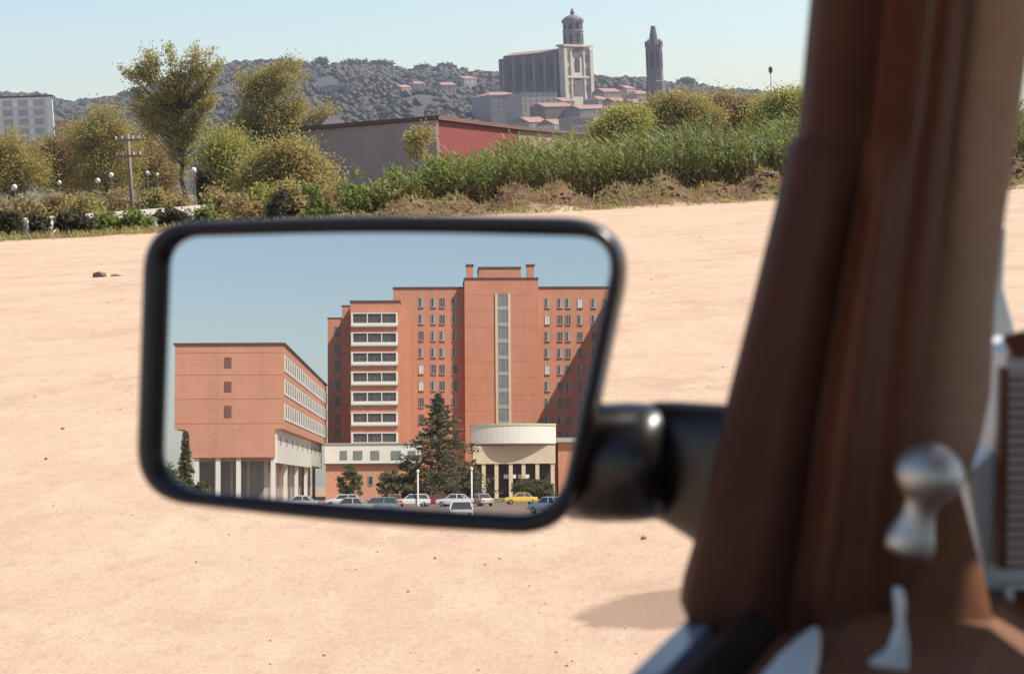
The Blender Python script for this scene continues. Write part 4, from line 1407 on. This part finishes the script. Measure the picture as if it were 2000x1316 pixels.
for (yt, yb) in rws:
    z1, z0 = hz(yt, D1, 554), hz(yb, D1, 554)
    sfr = MB()
    sfr.box(-0.10, 0, -pitch / 2, -pitch / 2 + 1.1, 0, z1 - z0).box(-0.07, 0, -pitch / 2 + 1.1, pitch / 2, z1 - z0 - 0.12, z1 - z0).box(-0.09, 0, -pitch / 2 + 1.1, pitch / 2, 0, 0.3)
    sm = sfr.build('w', M_white).data
    bpy.data.objects.remove(bpy.data.objects['w'])
    pm = MB().box(-0.05, -0.01, -pitch / 2 + 1.1, pitch / 2, 0.3, z1 - z0 - 0.12).build('w', M_greypane).data
    bpy.data.objects.remove(bpy.data.objects['w'])
    for k in range(nW):
        o = bpy.data.objects.new('side_window', sm)
        col.objects.link(o)
        o.parent = blk
        o.location = (side, D1 + 1.0 + pitch * (k + 0.5), z0)
        q = bpy.data.objects.new('pane', pm)
        col.objects.link(q)
        q.parent = o
    MB().box(side - 0.1, side, D1E - 0.9, D1E - 0.3, z0, z1).build('end_frame', M_white, blk)
for px in (383, 425, 465, 533):
    xx = hx(px, D1, 930)
    MB().box(xx - 0.28, xx + 0.28, D1 + 0.3, D1 + 0.9, ZB, zl - 0.004).build('column', M_white, blk)
for k in range(1, 5):
    MB().box(xh1 + 0.1, xh1 + 0.6, D1 + 0.5 + k * 21, D1 + 1.1 + k * 21, ZB, zl - 0.005).build('column', M_white, blk)
MB().box(xh0 - 1.2, xh1 + 1.6, D1 + 4, D1E - 3, ZB, zl - 0.006).build('ground_floor', mat('ground_floor_glazing', (0.55, 0.50, 0.42), (0.46, 0.42, 0.36), scale=0.4, rough=0.5), blk)
for k in range(10):
    MB().box(xh1 + 1.54, xh1 + 1.595, D1 + 9 + 8.5 * k, D1 + 14 + 8.5 * k, GZ + 0.6, zl - 0.6).build('ground_floor_window', M_greypane, blk)
for k in range(4):
    xx = xh0 - 1.2 + (xh1 + 1.6 - xh0 + 1.2) * (k + 0.5) / 4
    MB().box(xx - 0.9, xx + 0.9, D1 + 3.93, D1 + 3.995, GZ + 0.4, zl - 0.5).build('ground_floor_window', M_greypane, blk)


# lawn before the hospital
def hsheet(name, pts, z, m_):
    o = MB().add([tuple(H2W((x, y, z))) for x, y in pts], [tuple(range(len(pts)))]).build(name, m_)
    o['kind'] = 'structure'
    return o


hsheet('lawn', [(hx(640, 250), 236), (hx(1160, 236), 236), (hx(1160, 236), 312), (hx(640, 250), 299)], GZ + 0.02, mat('lawn_grass', (0.13, 0.14, 0.045), (0.20, 0.17, 0.07), scale=0.4))
hsheet('car_park', [(60, 96), (-60, 96), (-60, 232), (60, 232)], GZ + 0.012, mat('car_park_earth', (0.30, 0.20, 0.14), (0.23, 0.155, 0.115), scale=0.15))


def htree(kind, label, px, pyt, D, wpx, leaf, **kw):
    b = H2W((hx(px, D, 900), D, GZ))
    hgt = hz(pyt, D, px) - GZ
    u_ = D / FPX
    return b, hgt, u_


def conifer(name, label, px, pyt, D, rpx, leaf, seed, dens=1.0, open_=0.0, shag=0.0):
    r = np.random.default_rng(seed)
    b, hgt, u_ = htree('', '', px, pyt, D, 0, None)
    root = empty(name, b)
    R_ = rpx * u_
    tb = MB()
    tb.cyl((0, 0), 0.02 * hgt, -0.3, hgt, 8, 0.02)
    L = []
    nb = int(150 * dens)
    for k in range(nb):
        f = (k + r.random()) / nb
        z = hgt * (0.06 + 0.93 * f)
        ln = R_ * ((1 - f) ** (0.8 + 0.15 * shag)) * (r.uniform(0.55, 1.15) if not shag else r.uniform(0.35, 1.2)) + 0.12
        a = k * 2.399 + r.normal() * 0.3
        d = np.array([math.cos(a), math.sin(a), 0.12 + 0.25 * f])
        a0 = np.array([0, 0, z])
        tip = a0 + d * ln + np.array([0, 0, (-0.10 + shag * r.uniform(-0.22, 0.12)) * ln])
        tb.tube([a0, (a0 + tip) / 2 + [0, 0, 0.08 * ln], tip], [0.035, 0.025, 0.012], 4)
        n_ = int((26 + 34 * ln / R_) * (1 - open_) * (1 + 0.8 * shag))
        s_ = r.random(n_) ** 0.7
        pts = a0 + (tip - a0) * s_[:, None] + r.normal(size=(n_, 3)) * np.array([0.16, 0.16, 0.10]) * (0.5 + ln * 0.28)
        L.append(pts)
    tb.build('trunk', M_bark, root)
    pts = np.concatenate(L)
    pts[:, 2] = np.maximum(pts[:, 2], 0.1)
    n_ = len(pts)
    A = r.normal(size=(n_, 3))
    A[:, 2] *= 0.4
    A /= np.linalg.norm(A, axis=1)[:, None]
    B = np.cross(A, r.normal(size=(n_, 3)))
    B /= np.linalg.norm(B, axis=1)[:, None]
    s = 0.26 * r.uniform(0.5, 1.2, (n_, 1))
    quads('crown', np.stack([pts - A * s, pts - B * s * 0.45, pts + A * s, pts + B * s * 0.45], 1), leaf, root)
    tag(root, label, 'tree')
    return root


LF_con = leafmat('cedar_needle', (0.05, 0.05, 0.028), (0.12, 0.10, 0.05), 0.2)
LF_hedge = leafmat('hedge_leaf', (0.05, 0.055, 0.022), (0.09, 0.085, 0.035), 0.2)
conifer('cedar', 'large dark cedar in front of the hospital stair tower', 857, 766, 245, 112, LF_con, 3, 1.0, shag=1.0)
conifer('fir_tree', 'slim dark fir at the corner of the block on columns', 362, 842, 225, 19, LF_con, 4, 0.7)
for k, (px, pyt, D, w_, lf, lab) in enumerate([
    (685, 905, 262, 26, LF_hedge, 'round clipped bush before the low brick link'),
    (762, 912, 258, 24, LF_hedge, 'bush between the round bush and the cedar'),
    (800, 900, 250, 26, LF_hedge, 'dense bush at the foot of the cedar, link side'),
    (900, 868, 255, 34, LF_hedge, 'tall dense shrub behind the cedar toward the entrance'),
    (860, 906, 240, 40, LF_con, 'dark low shrub right under the cedar'),
    (918, 915, 242, 24, LF_con, 'dark shrub beside the post near the entrance'),
    (1030, 932, 262, 32, LF_hedge, 'wide bush before the entrance columns'),
    (1060, 938, 262, 24, LF_hedge, 'low bush beside the wide entrance bush'),
    (330, 905, 215, 30, LF_hedge, 'bushy shrub beside the slim fir'),
    (392, 940, 218, 16, LF_hedge, 'small shrub under the block on columns'),
]):
    b, hgt, u_ = htree('', '', px, pyt, D, 0, None)
    tree('bush', lab, b, [(0, 0, hgt * 0.5, w_ * u_, w_ * u_ * 0.9, hgt * 0.5)], lf, 0.05, 80, 60, 0.15, 0.22, group='bushes around the hospital', cat='bush', seed=300 + k)
for k, (px, pyt, D, lab) in enumerate([(816, 917, 205, 'thin white lamp post standing before the cedar'), (921, 912, 205, 'thin white lamp post between the cedar and the entrance')]):
    b, hgt, u_ = htree('', '', px, pyt, D, 0, None)
    t = empty('lamp_post', b)
    MB().lathe((0, 0, 0), [(0.16, -0.2), (0.15, 0.4), (0.10, 0.5), (0.09, hgt - 0.35)], 8).build('post', M_white, t, True)
    MB().lathe((0, 0, hgt - 0.35), [(0.12, 0), (0.19, 0.08), (0.17, 0.3), (0.05, 0.38)], 8).build('lantern', M_globe, t, True)
    tag(t, lab, 'lamp post', 'white posts before the hospital')
PK = 'cars parked before the hospital'
for px, D, c, nm, lab, ang, est in [
    (585, 196, (0.78, 0.77, 0.74), 'white', 'white car parked before the corner of the block on columns', 0.1, False),
    (668, 212, (0.78, 0.77, 0.74), 'white', 'white estate car parked before the round clipped bush', 0.0, True),
    (682, 158, (0.55, 0.50, 0.47), 'beige', 'pale beige car in the nearer row beside the grey-blue car', 0.15, False),
    (735, 160, (0.22, 0.27, 0.31), 'greyblue', 'grey-blue car in the nearer row of the car park', 0.1, True),
    (768, 206, (0.62, 0.20, 0.08), 'orange', 'orange car parked nose-on beside the white lamp post', 1.4, False),
    (805, 206, (0.78, 0.77, 0.74), 'white', 'white car parked side-on under the cedar', 0.05, True),
    (855, 208, (0.50, 0.16, 0.12), 'red', 'faded red car parked side-on under the cedar', 0.0, False),
    (888, 204, (0.78, 0.77, 0.74), 'white', 'white car parked next to the faded red car', 0.3, False),
    (900, 118, (0.80, 0.79, 0.76), 'white', 'white car standing alone in the middle of the car park', 1.571, False),
    (938, 206, (0.58, 0.50, 0.40), 'sand', 'sand-coloured car parked beside the post near the entrance', 1.2, False),
    (1016, 222, (0.75, 0.50, 0.08), 'yellow', 'yellow car parked before the entrance bushes', -0.1, False),
    (1075, 150, (0.38, 0.45, 0.52), 'paleblue', 'pale blue car at the entrance side of the car park', 0.9, False),
]:
    make_car('parked_car', lab, paint(nm, c), H2W((hx(px, D, 965), D, GZ + 0.012)), HROT + ang, est, PK)

# ------------------------------------------------------------------ the photographer's own car
car = empty('own_car', (0, 0, 0))
tag(car, 'car the view looks out of, brown pillar and black wing mirror', 'car')
PHI = rad(20)
fwd = np.array([math.sin(PHI), math.cos(PHI), 0])
lft = np.array([-math.cos(PHI), math.sin(PHI), 0])


def cw(u, w, z):
    return fwd * u + lft * w + np.array([0, 0, z])


def cbuild(mb, name, m_, parent=car, smooth=False, bev=0.0):
    mb.v = [tuple(cw(*v)) for v in mb.v]
    o = recalc(mb.build(name, m_, parent, smooth))
    if bev:
        bevel(o, bev)
    return o


M_vinyl = mat('brown_vinyl', (0.105, 0.034, 0.016), (0.17, 0.058, 0.027), scale=11, rough=0.55, detail=9, bump=0.06, spec=0.25)
M_vinyl2 = mat('dark_brown_vinyl', (0.052, 0.018, 0.010), (0.085, 0.030, 0.016), scale=14, rough=0.7, detail=9, bump=0.06, spec=0.2)
M_trim = mat('tan_trim', (0.46, 0.30, 0.20), (0.52, 0.35, 0.24), scale=120, rough=0.7, bump=0.05, spec=0.2)
M_body = mat('grey_blue_paint', (0.26, 0.31, 0.36), (0.28, 0.33, 0.38), rough=0.35, coat=0.3, scale=2)
M_metal = mat('pale_grey_paint', (0.74, 0.77, 0.75), (0.68, 0.71, 0.69), rough=0.45, scale=3)
M_seal = mat('rubber_seal', (0.022, 0.013, 0.010), (0.030, 0.018, 0.014), rough=0.9, scale=40, spec=0.15)


def column(name, rows, th, bulge, m_, parent=car, nf=11):
    """upright beam through rows of (photo y, left x, right x, distance)"""
    rings = []
    for py, l, r, Yd in rows:
        ring = []
        for k in range(nf):
            s_ = k / (nf - 1)
            e_ = (1 - abs(2 * s_ - 1) ** 2.6)
            ring.append(P(l + (r - l) * s_, py, Yd - bulge * e_))
        p, q = P(r, py, Yd), P(l, py, Yd)
        back = np.array([0, th, 0])
        ring += [p + back * 0.7, p * 0.75 + q * 0.25 + back, p * 0.25 + q * 0.75 + back, q + back * 0.7]
        rings.append(ring)
    return recalc(MB().loft(rings).build(name, m_, parent, True))


def lerp_rows(rows, n=26):
    r = np.array(rows, float)
    ys = np.linspace(r[0, 0], r[-1, 0], n)
    return [(y, np.interp(y, r[:, 0], r[:, 1]), np.interp(y, r[:, 0], r[:, 2]), np.interp(y, r[:, 0], r[:, 3])) for y in ys]


column('pillar_trim', lerp_rows([(-1250, 2024, 2180, 0.515), (0, 1888, 2022, 0.582), (270, 1856, 1986, 0.596), (400, 1842, 1966, 0.602), (600, 1817, 1943, 0.612), (800, 1797, 1934, 0.622), (940, 1795, 1890, 0.630)], 26), 0.018, 0.004, M_trim)
PL = [(-1250, 1735), (0, 1606), (262, 1581), (272, 1570), (285, 1560), (310, 1554), (400, 1537), (600, 1488), (800, 1437), (1000, 1396), (1085, 1370), (1160, 1347), (1205, 1341), (1226, 1350), (1243, 1374), (1330, 1322), (1420, 1290)]
PR = [(-1250, 2030), (0, 1893), (270, 1860), (600, 1822), (900, 1802), (1205, 1800), (1420, 1800)]
PY = [(-1250, 0.505), (0, 0.566), (270, 0.578), (600, 0.584), (1000, 0.590), (1205, 0.596), (1243, 0.595), (1420, 0.575)]
for nm_, m_, q0, q1 in (('door_frame', M_vinyl2, 0.0, 0.43), ('windscreen_pillar', M_vinyl, 0.432, 1.0)):
    rings = []
    for py in sorted(set(list(np.linspace(-1250, 250, 14)) + [a for a, b_ in PL] + list(np.linspace(320, 1200, 14)))):
        l, r, Yd = (np.interp(py, [a for a, b_ in T_], [b_ for a, b_ in T_]) for T_ in (PL, PR, PY))
        ring = []
        low = float(sst(250, 420, py))
        for k in range(23):
            q = q0 + (q1 - q0) * k / 22
            e_ = 1 - abs(2 * q - 1) ** 3
            rel = 0.012 * e_ + 0.0035 * low * math.exp(-((q - 0.30) / 0.10) ** 2) - 0.0045 * low * math.exp(-((q - 0.46) / 0.05) ** 2) + 0.0045 * low * math.exp(-((q - 0.60) / 0.07) ** 2) - 0.003 * math.exp(-((q - 0.80) / 0.05) ** 2)
            ring.append(P(l + (r - l) * q, py, Yd + 0.006 * q - rel))
        p, q_ = P(l + (r - l) * q1, py, Yd), P(l + (r - l) * q0, py, Yd)
        back = np.array([0, 0.035, 0])
        ring += [p + back * 0.7, p * 0.75 + q_ * 0.25 + back, p * 0.25 + q_ * 0.75 + back, q_ + back * 0.7]
        rings.append(ring)
    recalc(MB().loft(rings).build(nm_, m_, car, True))

# door: outer skin, sill lip, seal, inner cap and lower panel
zbel = 1.05


def strip(name, pts, u0, u1, m_, parent=car, smooth=False):
    """cross-section (w,z) run along the car"""
    b = MB()
    b.loft([[(u_, w, z) for w, z in pts] for u_ in (u0, u1)])
    return cbuild(b, name, m_, parent, smooth)


strip('door_skin', [(0.160, zbel - 0.006), (0.156, zbel), (0.146, zbel + 0.001), (0.138, zbel - 0.012), (0.128, 0.30), (0.150, 0.30), (0.19, 0.42), (0.205, 0.75), (0.19, 0.95)], -0.75, 0.665, M_body)
strip('window_seal', [(0.1375, zbel - 0.02), (0.1375, zbel + 0.004), (0.131, zbel + 0.008), (0.124, zbel + 0.002), (0.124, zbel - 0.03)], -0.74, 0.64, M_seal)
M_cap = mat('brown_door_cap', (0.17, 0.07, 0.036), (0.22, 0.095, 0.05), scale=40, rough=0.6, bump=0.05, spec=0.3)
strip('door_cap', [(0.123, zbel - 0.03), (0.123, zbel - 0.001), (0.10, zbel + 0.003), (0.06, zbel - 0.004), (0.035, zbel - 0.02), (0.03, 0.85), (0.055, 0.80), (0.055, 0.32), (0.12, 0.32)], -0.74, 0.66, M_cap)


def plate(name, pxs, Yd, th, m_, parent=car, bev=0.0015, zplane=None):
    """flat fitting: outline at a distance, with thickness"""
    if zplane is None:
        f_ = [P(x, y, Yd) for x, y in pxs]
        off = np.array([0, th, 0])
    else:
        f_ = []
        for x, y in pxs:
            d = ray(x, y)
            f_.append(CAM + d * ((zplane - EYE) / d[2]))
        off = np.array([0, 0, -th])
    n_ = len(f_)
    b = MB().add(f_ + [p + off for p in f_], [tuple(range(n_)), tuple(range(2 * n_ - 1, n_ - 1, -1))] + [(i, n_ + i, n_ + (i + 1) % n_, (i + 1) % n_) for i in range(n_)])
    o = recalc(b.build(name, m_, parent))
    if bev:
        bevel(o, bev, 3)
    return o


plate('door_pale_plate', [(1400, 1420), (1475, 1325), (1520, 1272), (1560, 1238), (1582, 1222), (1597, 1219), (1603, 1230), (1600, 1270), (1588, 1325), (1570, 1420)], 0, 0.004, M_metal, zplane=zbel + 0.0085)  # pale three-cornered plate lying just above the door cap
plate('window_channel', [(1750, 1152), (1766, 1150), (1772, 1180), (1770, 1215), (1776, 1260), (1774, 1420), (1620, 1420), (1650, 1318), (1700, 1298), (1738, 1274), (1756, 1225)], 0.535, 0.006, M_metal)
M_kick = mat('warm_brown_card', (0.14, 0.052, 0.023), (0.18, 0.068, 0.031), scale=40, rough=0.7, bump=0.05, spec=0.2)
column('kick_trim', lerp_rows([(940, 1690, 1872, 0.618), (1000, 1688, 1888, 0.612), (1100, 1684, 1915, 0.606), (1250, 1676, 1950, 0.598), (1420, 1660, 1995, 0.585)], 14), 0.02, 0.006, M_kick)


def lathe_axis(p0, p1, prof, n=20):
    p0, p1 = np.array(p0), np.array(p1)
    ax = p1 - p0
    d = ax / np.linalg.norm(ax)
    a = np.cross(d, [0, 1.0, 0])
    a /= np.linalg.norm(a)
    b_ = np.cross(d, a)
    return MB().loft([[p0 + ax * t_ + r_ * (a * math.cos(2 * math.pi * i / n) + b_ * math.sin(2 * math.pi * i / n)) for i in range(n)] for t_, r_ in prof])


k_ = 0.555 / FPX
latch = recalc(lathe_axis(P(1772, 1078, 0.556), P(1834, 866, 0.552), [(t_, 1.1 * r_ * k_) for t_, r_ in ((0, 42), (0.08, 46), (0.2, 40), (0.34, 30), (0.46, 30), (0.52, 38), (0.58, 52), (0.68, 63), (0.80, 60), (0.90, 46), (0.97, 22), (1.0, 3))]).build('window_latch', M_chrome, car, True))

# dashboard corner with louvred vent and a white-framed switch
plate('windscreen_frame', [(1946, 440), (1968, 440), (1962, 560), (1984, 640), (1968, 700), (1962, 890), (1920, 900)], 0.715, 0.012, M_metal)
dash = plate('dashboard', [(1940, 880), (1962, 740), (1966, 690), (2160, 655), (2600, 640), (2600, 1420), (2010, 1420), (1958, 1262), (1922, 1115), (1888, 930), (1936, 884)], 0.640, 0.05, M_metal)
plate('dash_pad', [(1960, 658), (2160, 610), (2600, 590), (2600, 690), (2160, 672), (1984, 703)], 0.633, 0.006, M_vinyl, dash)
plate('vent_back', [(1966, 728), (2120, 722), (2120, 1108), (1958, 1110)], 0.6385, 0.001, M_vinyl, dash, 0)
vf = plate('vent_frame', [(1958, 718), (1972, 718), (1966, 1112), (1950, 1112)], 0.630, 0.008, M_vinyl, dash)
plate('vent_frame', [(2118, 715), (2132, 715), (2132, 1112), (2118, 1112)], 0.630, 0.008, M_vinyl, dash)
M_slat = mat('vent_slat', (0.50, 0.40, 0.36), (0.56, 0.45, 0.40), scale=60, rough=0.5)
for k in range(21):
    y = 728 + k * 18.2
    plate('vent_slat', [(1970 - 0.2 * k, y), (2118, y - 2), (2118, y + 9), (1970 - 0.2 * k, y + 11)], 0.632, 0.005, M_slat, dash, 0)
for poly_ in ([(1966, 1142), (1982, 1142), (1977, 1256), (1961, 1256)], [(1983, 1142), (2110, 1142), (2110, 1150), (1983, 1150)], [(1979, 1246), (2110, 1246), (2110, 1256), (1978, 1256)], [(2096, 1151), (2110, 1151), (2110, 1245), (2096, 1245)]):
    plate('switch_frame', poly_, 0.634, 0.004, M_blind, dash, 0)
plate('switch', [(1984, 1152), (2095, 1152), (2095, 1244), (1980, 1244)], 0.636, 0.003, M_vinyl, dash, 0)

# ---- wing mirror
MU = np.array([math.cos(AZ), -math.sin(AZ), 0.0])          # along the glass, to the car
MV = np.cross(MN, MU)
if MV[2] < 0:
    MV = -MV


def onplane(px, py):
    d = ray(px, py)
    t_ = (MC - CAM).dot(MN) / d.dot(MN)
    q = CAM + d * t_ - MC
    return np.array([q.dot(MU), q.dot(MV)])


def rounded(corners, nper=14):
    """corners: (px, py, radius px); mid-edge bulges come as corners of large radius"""
    out = []
    n_ = len(corners)
    for i in range(n_):
        p = np.array(corners[i][:2], float)
        a = np.array(corners[i - 1][:2], float)
        c = np.array(corners[(i + 1) % n_][:2], float)
        r_ = corners[i][2]
        da, dc = (a - p) / np.linalg.norm(a - p), (c - p) / np.linalg.norm(c - p)
        for k in range(nper):
            s_ = k / (nper - 1)
            out.append((1 - s_) ** 2 * (p + da * r_) + 2 * s_ * (1 - s_) * p + s_ ** 2 * (p + dc * r_))
    return out


outer = [onplane(*p) for p in rounded([(280, 435, 95), (720, 418, 200), (1243, 425, 150), (1111, 1049, 110), (700, 1027, 200), (262, 975, 110)])]
inner = [onplane(*p) for p in rounded([(327, 463, 62), (740, 452, 200), (1208, 463, 88), (1088, 1010, 90), (700, 990, 200), (310, 955, 84)])]


def mp3(q, d):
    return MC + MU * q[0] + MV * q[1] + MN * d


cen = sum(outer) / len(outer)


def ringm(f, d, base_=outer):
    return [mp3(cen + (q - cen) * f, d) for q in base_]


def mixring(s_, d):
    return [mp3(a * (1 - s_) + b_ * s_, d) for a, b_ in zip(inner, outer)]


rings = [mixring(-0.04, -0.003), mixring(0.0, 0.0012), mixring(0.18, 0.0036), mixring(0.45, 0.0048), mixring(0.75, 0.0036), mixring(0.95, 0.0), mixring(1.0, -0.004),
         ringm(0.995, -0.012), ringm(0.96, -0.024), ringm(0.87, -0.036), ringm(0.68, -0.044), ringm(0.35, -0.048)]
wm = recalc(MB().loft(rings, cap=False).add(ringm(0.35, -0.048), [tuple(range(len(outer)))]).build('wing_mirror', M_black, car, True))
M_mirror = bpy.data.materials.new('mirror_silver')
M_mirror.use_nodes = True
pb_ = M_mirror.node_tree.nodes['Principled BSDF']
pb_.inputs['Metallic'].default_value = 1
pb_.inputs['Roughness'].default_value = 0.0
pb_.inputs['Base Color'].default_value = (0.63, 0.635, 0.635, 1)
MATS['mirror_silver'] = M_mirror
gl = recalc(MB().add([mp3(q * 1.0 + (q - cen) * 0.012, -0.0015) for q in inner], [tuple(range(len(inner)))]).build('mirror_glass', M_mirror, wm))
# ball joint and arm to the door
k_ = 0.645 / FPX
recalc(lathe_axis(P(1110, 905, 0.662), P(1320, 900, 0.640), [(0, 100 * k_), (0.06, 114 * k_), (0.3, 119 * k_), (0.6, 119 * k_), (0.8, 114 * k_), (0.90, 103 * k_), (0.97, 84 * k_), (0.995, 60 * k_), (1.0, 30 * k_)], 28).build('ball_joint', M_black, wm, True))
arm_rows = [(1276, 784, 1018, 46), (1290, 781, 1022, 50), (1330, 782, 1046, 56), (1380, 786, 1080, 60), (1430, 790, 1104, 64), (1500, 796, 1120, 66)]
rr = []
for x, yt, yb, hw in arm_rows:
    ring = []
    yc_, hh_ = (yt + yb) / 2, (yb - yt) / 2
    c_ = P(x, yc_, 0.648 - (x - 1276) * 0.00012)
    for i in range(22):
        a = 2 * math.pi * i / 22
        ce, se = math.cos(a), math.sin(a)
        sx = math.copysign(abs(ce) ** 0.95, ce)
        sy = math.copysign(abs(se) ** 0.9, se)
        ring.append(c_ + np.array([0, 1, 0]) * sx * hw * k_ * 1.0 + np.array([math.sin(ROLL) * 0, 0, 1]) * sy * hh_ * k_)
    rr.append(ring)
recalc(MB().loft(rr).build('mirror_arm', M_black, wm, True))

# the rest of the car around the camera: roof, windscreen, bonnet, flanks, wheels
RT = 1.43
def roof_ring(k, z):
    pts_ = [(0.57, -0.03), (0.57, -1.17), (0.53, -1.23), (-0.12, -1.23), (-0.12, 0.03), (0.53, 0.03)]
    return [(u_ - 0.06 * k * (1 if u_ > 0 else -1), w - 0.06 * k * (1 if w > -0.6 else -1), z) for u_, w in pts_]


cbuild(MB().loft([roof_ring(0, RT - 0.03), roof_ring(0, RT), roof_ring(1, RT + 0.03)]), 'roof', M_body)  # roof shortened and left open to let more light into the cabin
strip('drip_rail', [(0.03, RT - 0.03), (0.055, RT - 0.03), (0.055, RT - 0.012), (0.03, RT - 0.005)], -0.11, 0.51, M_body)
cbuild(MB().box(0.575, 0.785, -0.37, -0.055, RT - 0.045, RT - 0.028), 'added_sun_block', M_trim, bev=0.005)  # unseen board added to keep direct sun off the door cap
cbuild(MB().tube([(0.787, -0.10, RT - 0.02), (0.787, -1.16, RT - 0.02)], [0.018, 0.018], 8), 'windscreen_header', M_body)
cbuild(MB().tube([(-0.17, 0.0, RT + 0.005), (-0.17, -1.2, RT + 0.005)], [0.055, 0.055], 14), 'added_canvas_roll', M_vinyl2, smooth=True)  # invented roll to go with the roof left open for skylight
for wq in (0.012, -1.212):
    cbuild(MB().tube([(-0.1, wq, RT - 0.012), (-1.56, wq, RT - 0.02)], [0.016, 0.016], 8), 'roof_rail', M_body)
cbuild(MB().tube([(-1.54, 0.01, RT - 0.02), (-1.54, -1.21, RT - 0.02)], [0.016, 0.016], 8), 'roof_rail', M_body)
for wq in (-0.42, -1.14):
    cbuild(MB().tube([(0.56, wq, RT - 0.012), (0.787, wq, RT - 0.012)], [0.014, 0.014], 8), 'roof_rail', M_body)
glass = glossglass('windscreen_glass', (0.97, 0.98, 0.97), 0.05)
cbuild(MB().box(0.775, 0.78, -1.14, -0.11, 1.021, RT - 0.032), 'windscreen', glass)
cbuild(MB().loft([[(0.72, 0.12, 1.0), (0.72, -1.32, 1.0), (0.72, -1.32, 0.5), (0.72, 0.12, 0.5)], [(0.80, 0.12, 1.02), (0.80, -1.32, 1.02), (0.80, -1.32, 0.5), (0.80, 0.12, 0.5)], [(1.5, 0.08, 0.95), (1.5, -1.28, 0.95), (1.5, -1.28, 0.4), (1.5, 0.08, 0.4)], [(1.78, 0.0, 0.86), (1.78, -1.2, 0.86), (1.78, -1.2, 0.4), (1.78, 0.0, 0.4)]]), 'bonnet', M_body, bev=0.02)
strip('front_wing', [(0.155, zbel - 0.03), (0.13, zbel - 0.02), (0.121, 0.95), (0.121, 0.55), (0.15, 0.55), (0.195, 0.72), (0.185, 0.92)], 0.672, 1.74, M_body)
strip('rear_flank', [(0.155, zbel - 0.005), (0.13, zbel), (0.12, 0.95), (0.12, 0.55), (0.15, 0.55), (0.2, 0.72), (0.19, 0.92)], -1.85, -0.757, M_body)
strip('far_flank', [(-1.355, zbel - 0.005), (-1.33, zbel), (-1.322, 0.95), (-1.322, 0.32), (-1.35, 0.32), (-1.40, 0.72), (-1.39, 0.92)], -1.85, 1.74, M_body)
cbuild(MB().box(-1.85, 0.715, -1.32, 0.118, 0.26, 0.31), 'floor', M_vinyl2)
cbuild(MB().box(-1.90, -1.855, -1.33, 0.125, 0.32, zbel), 'tail_panel', M_body, bev=0.015)
for (ua, wa, ub, wb) in ((-0.74, 0.11, -0.70, 0.035), (-1.83, 0.11, -1.50, 0.0), (-0.74, -1.31, -0.70, -1.235), (-1.83, -1.31, -1.50, -1.2), (0.76, -1.24, 0.775, -1.15), (0.77, 0.0, 0.778, -0.11)):
    cbuild(MB().tube([(ua, wa, zbel - 0.03), (ub, wb, RT - 0.02)], [0.032, 0.026], 8), 'roof_pillar', M_vinyl)
for s_, wc in ((1, 0.09), (-1, -1.29)):
    for uu in (-1.25, 1.28):
        def ww_(r_, yy):
            return [(uu + r_ * math.cos(q), yy, 0.29 + r_ * math.sin(q)) for q in np.linspace(0, 2 * math.pi, 25)[:-1]]
        ty = cbuild(MB().loft([ww_(0.26, wc - s_ * 0.08), ww_(0.29, wc - s_ * 0.06), ww_(0.29, wc + s_ * 0.06), ww_(0.26, wc + s_ * 0.08)]), 'wheel', M_tyre)
        cbuild(MB().loft([ww_(0.17, wc), ww_(0.17, wc + s_ * 0.075), ww_(0.10, wc + s_ * 0.09)]), 'rim', M_rim, ty)
cbuild(MB().box(1.785, 1.84, -1.25, 0.05, 0.42, 0.52), 'bumper', M_chrome, bev=0.015)

# ------------------------------------------------------------------ haze
hz_ = MB().box(-3000, 3000, -3000, 3000, -12, 172).build('haze', bpy.data.materials.new('haze'))
hm = hz_.data.materials[0]
hm.use_nodes = True
hn = hm.node_tree
hn.nodes.remove(hn.nodes['Principled BSDF'])
pv = hn.nodes.new('ShaderNodeVolumePrincipled')
pv.inputs['Color'].default_value = (0.78, 0.82, 1.0, 1)
pv.inputs['Density'].default_value = 0.00010
hn.links.new(pv.outputs[0], hn.nodes['Material Output'].inputs['Volume'])
hz_['kind'] = 'stuff'
hz_['label'] = 'thin pale haze over the distant hills'
hz_['category'] = 'haze'
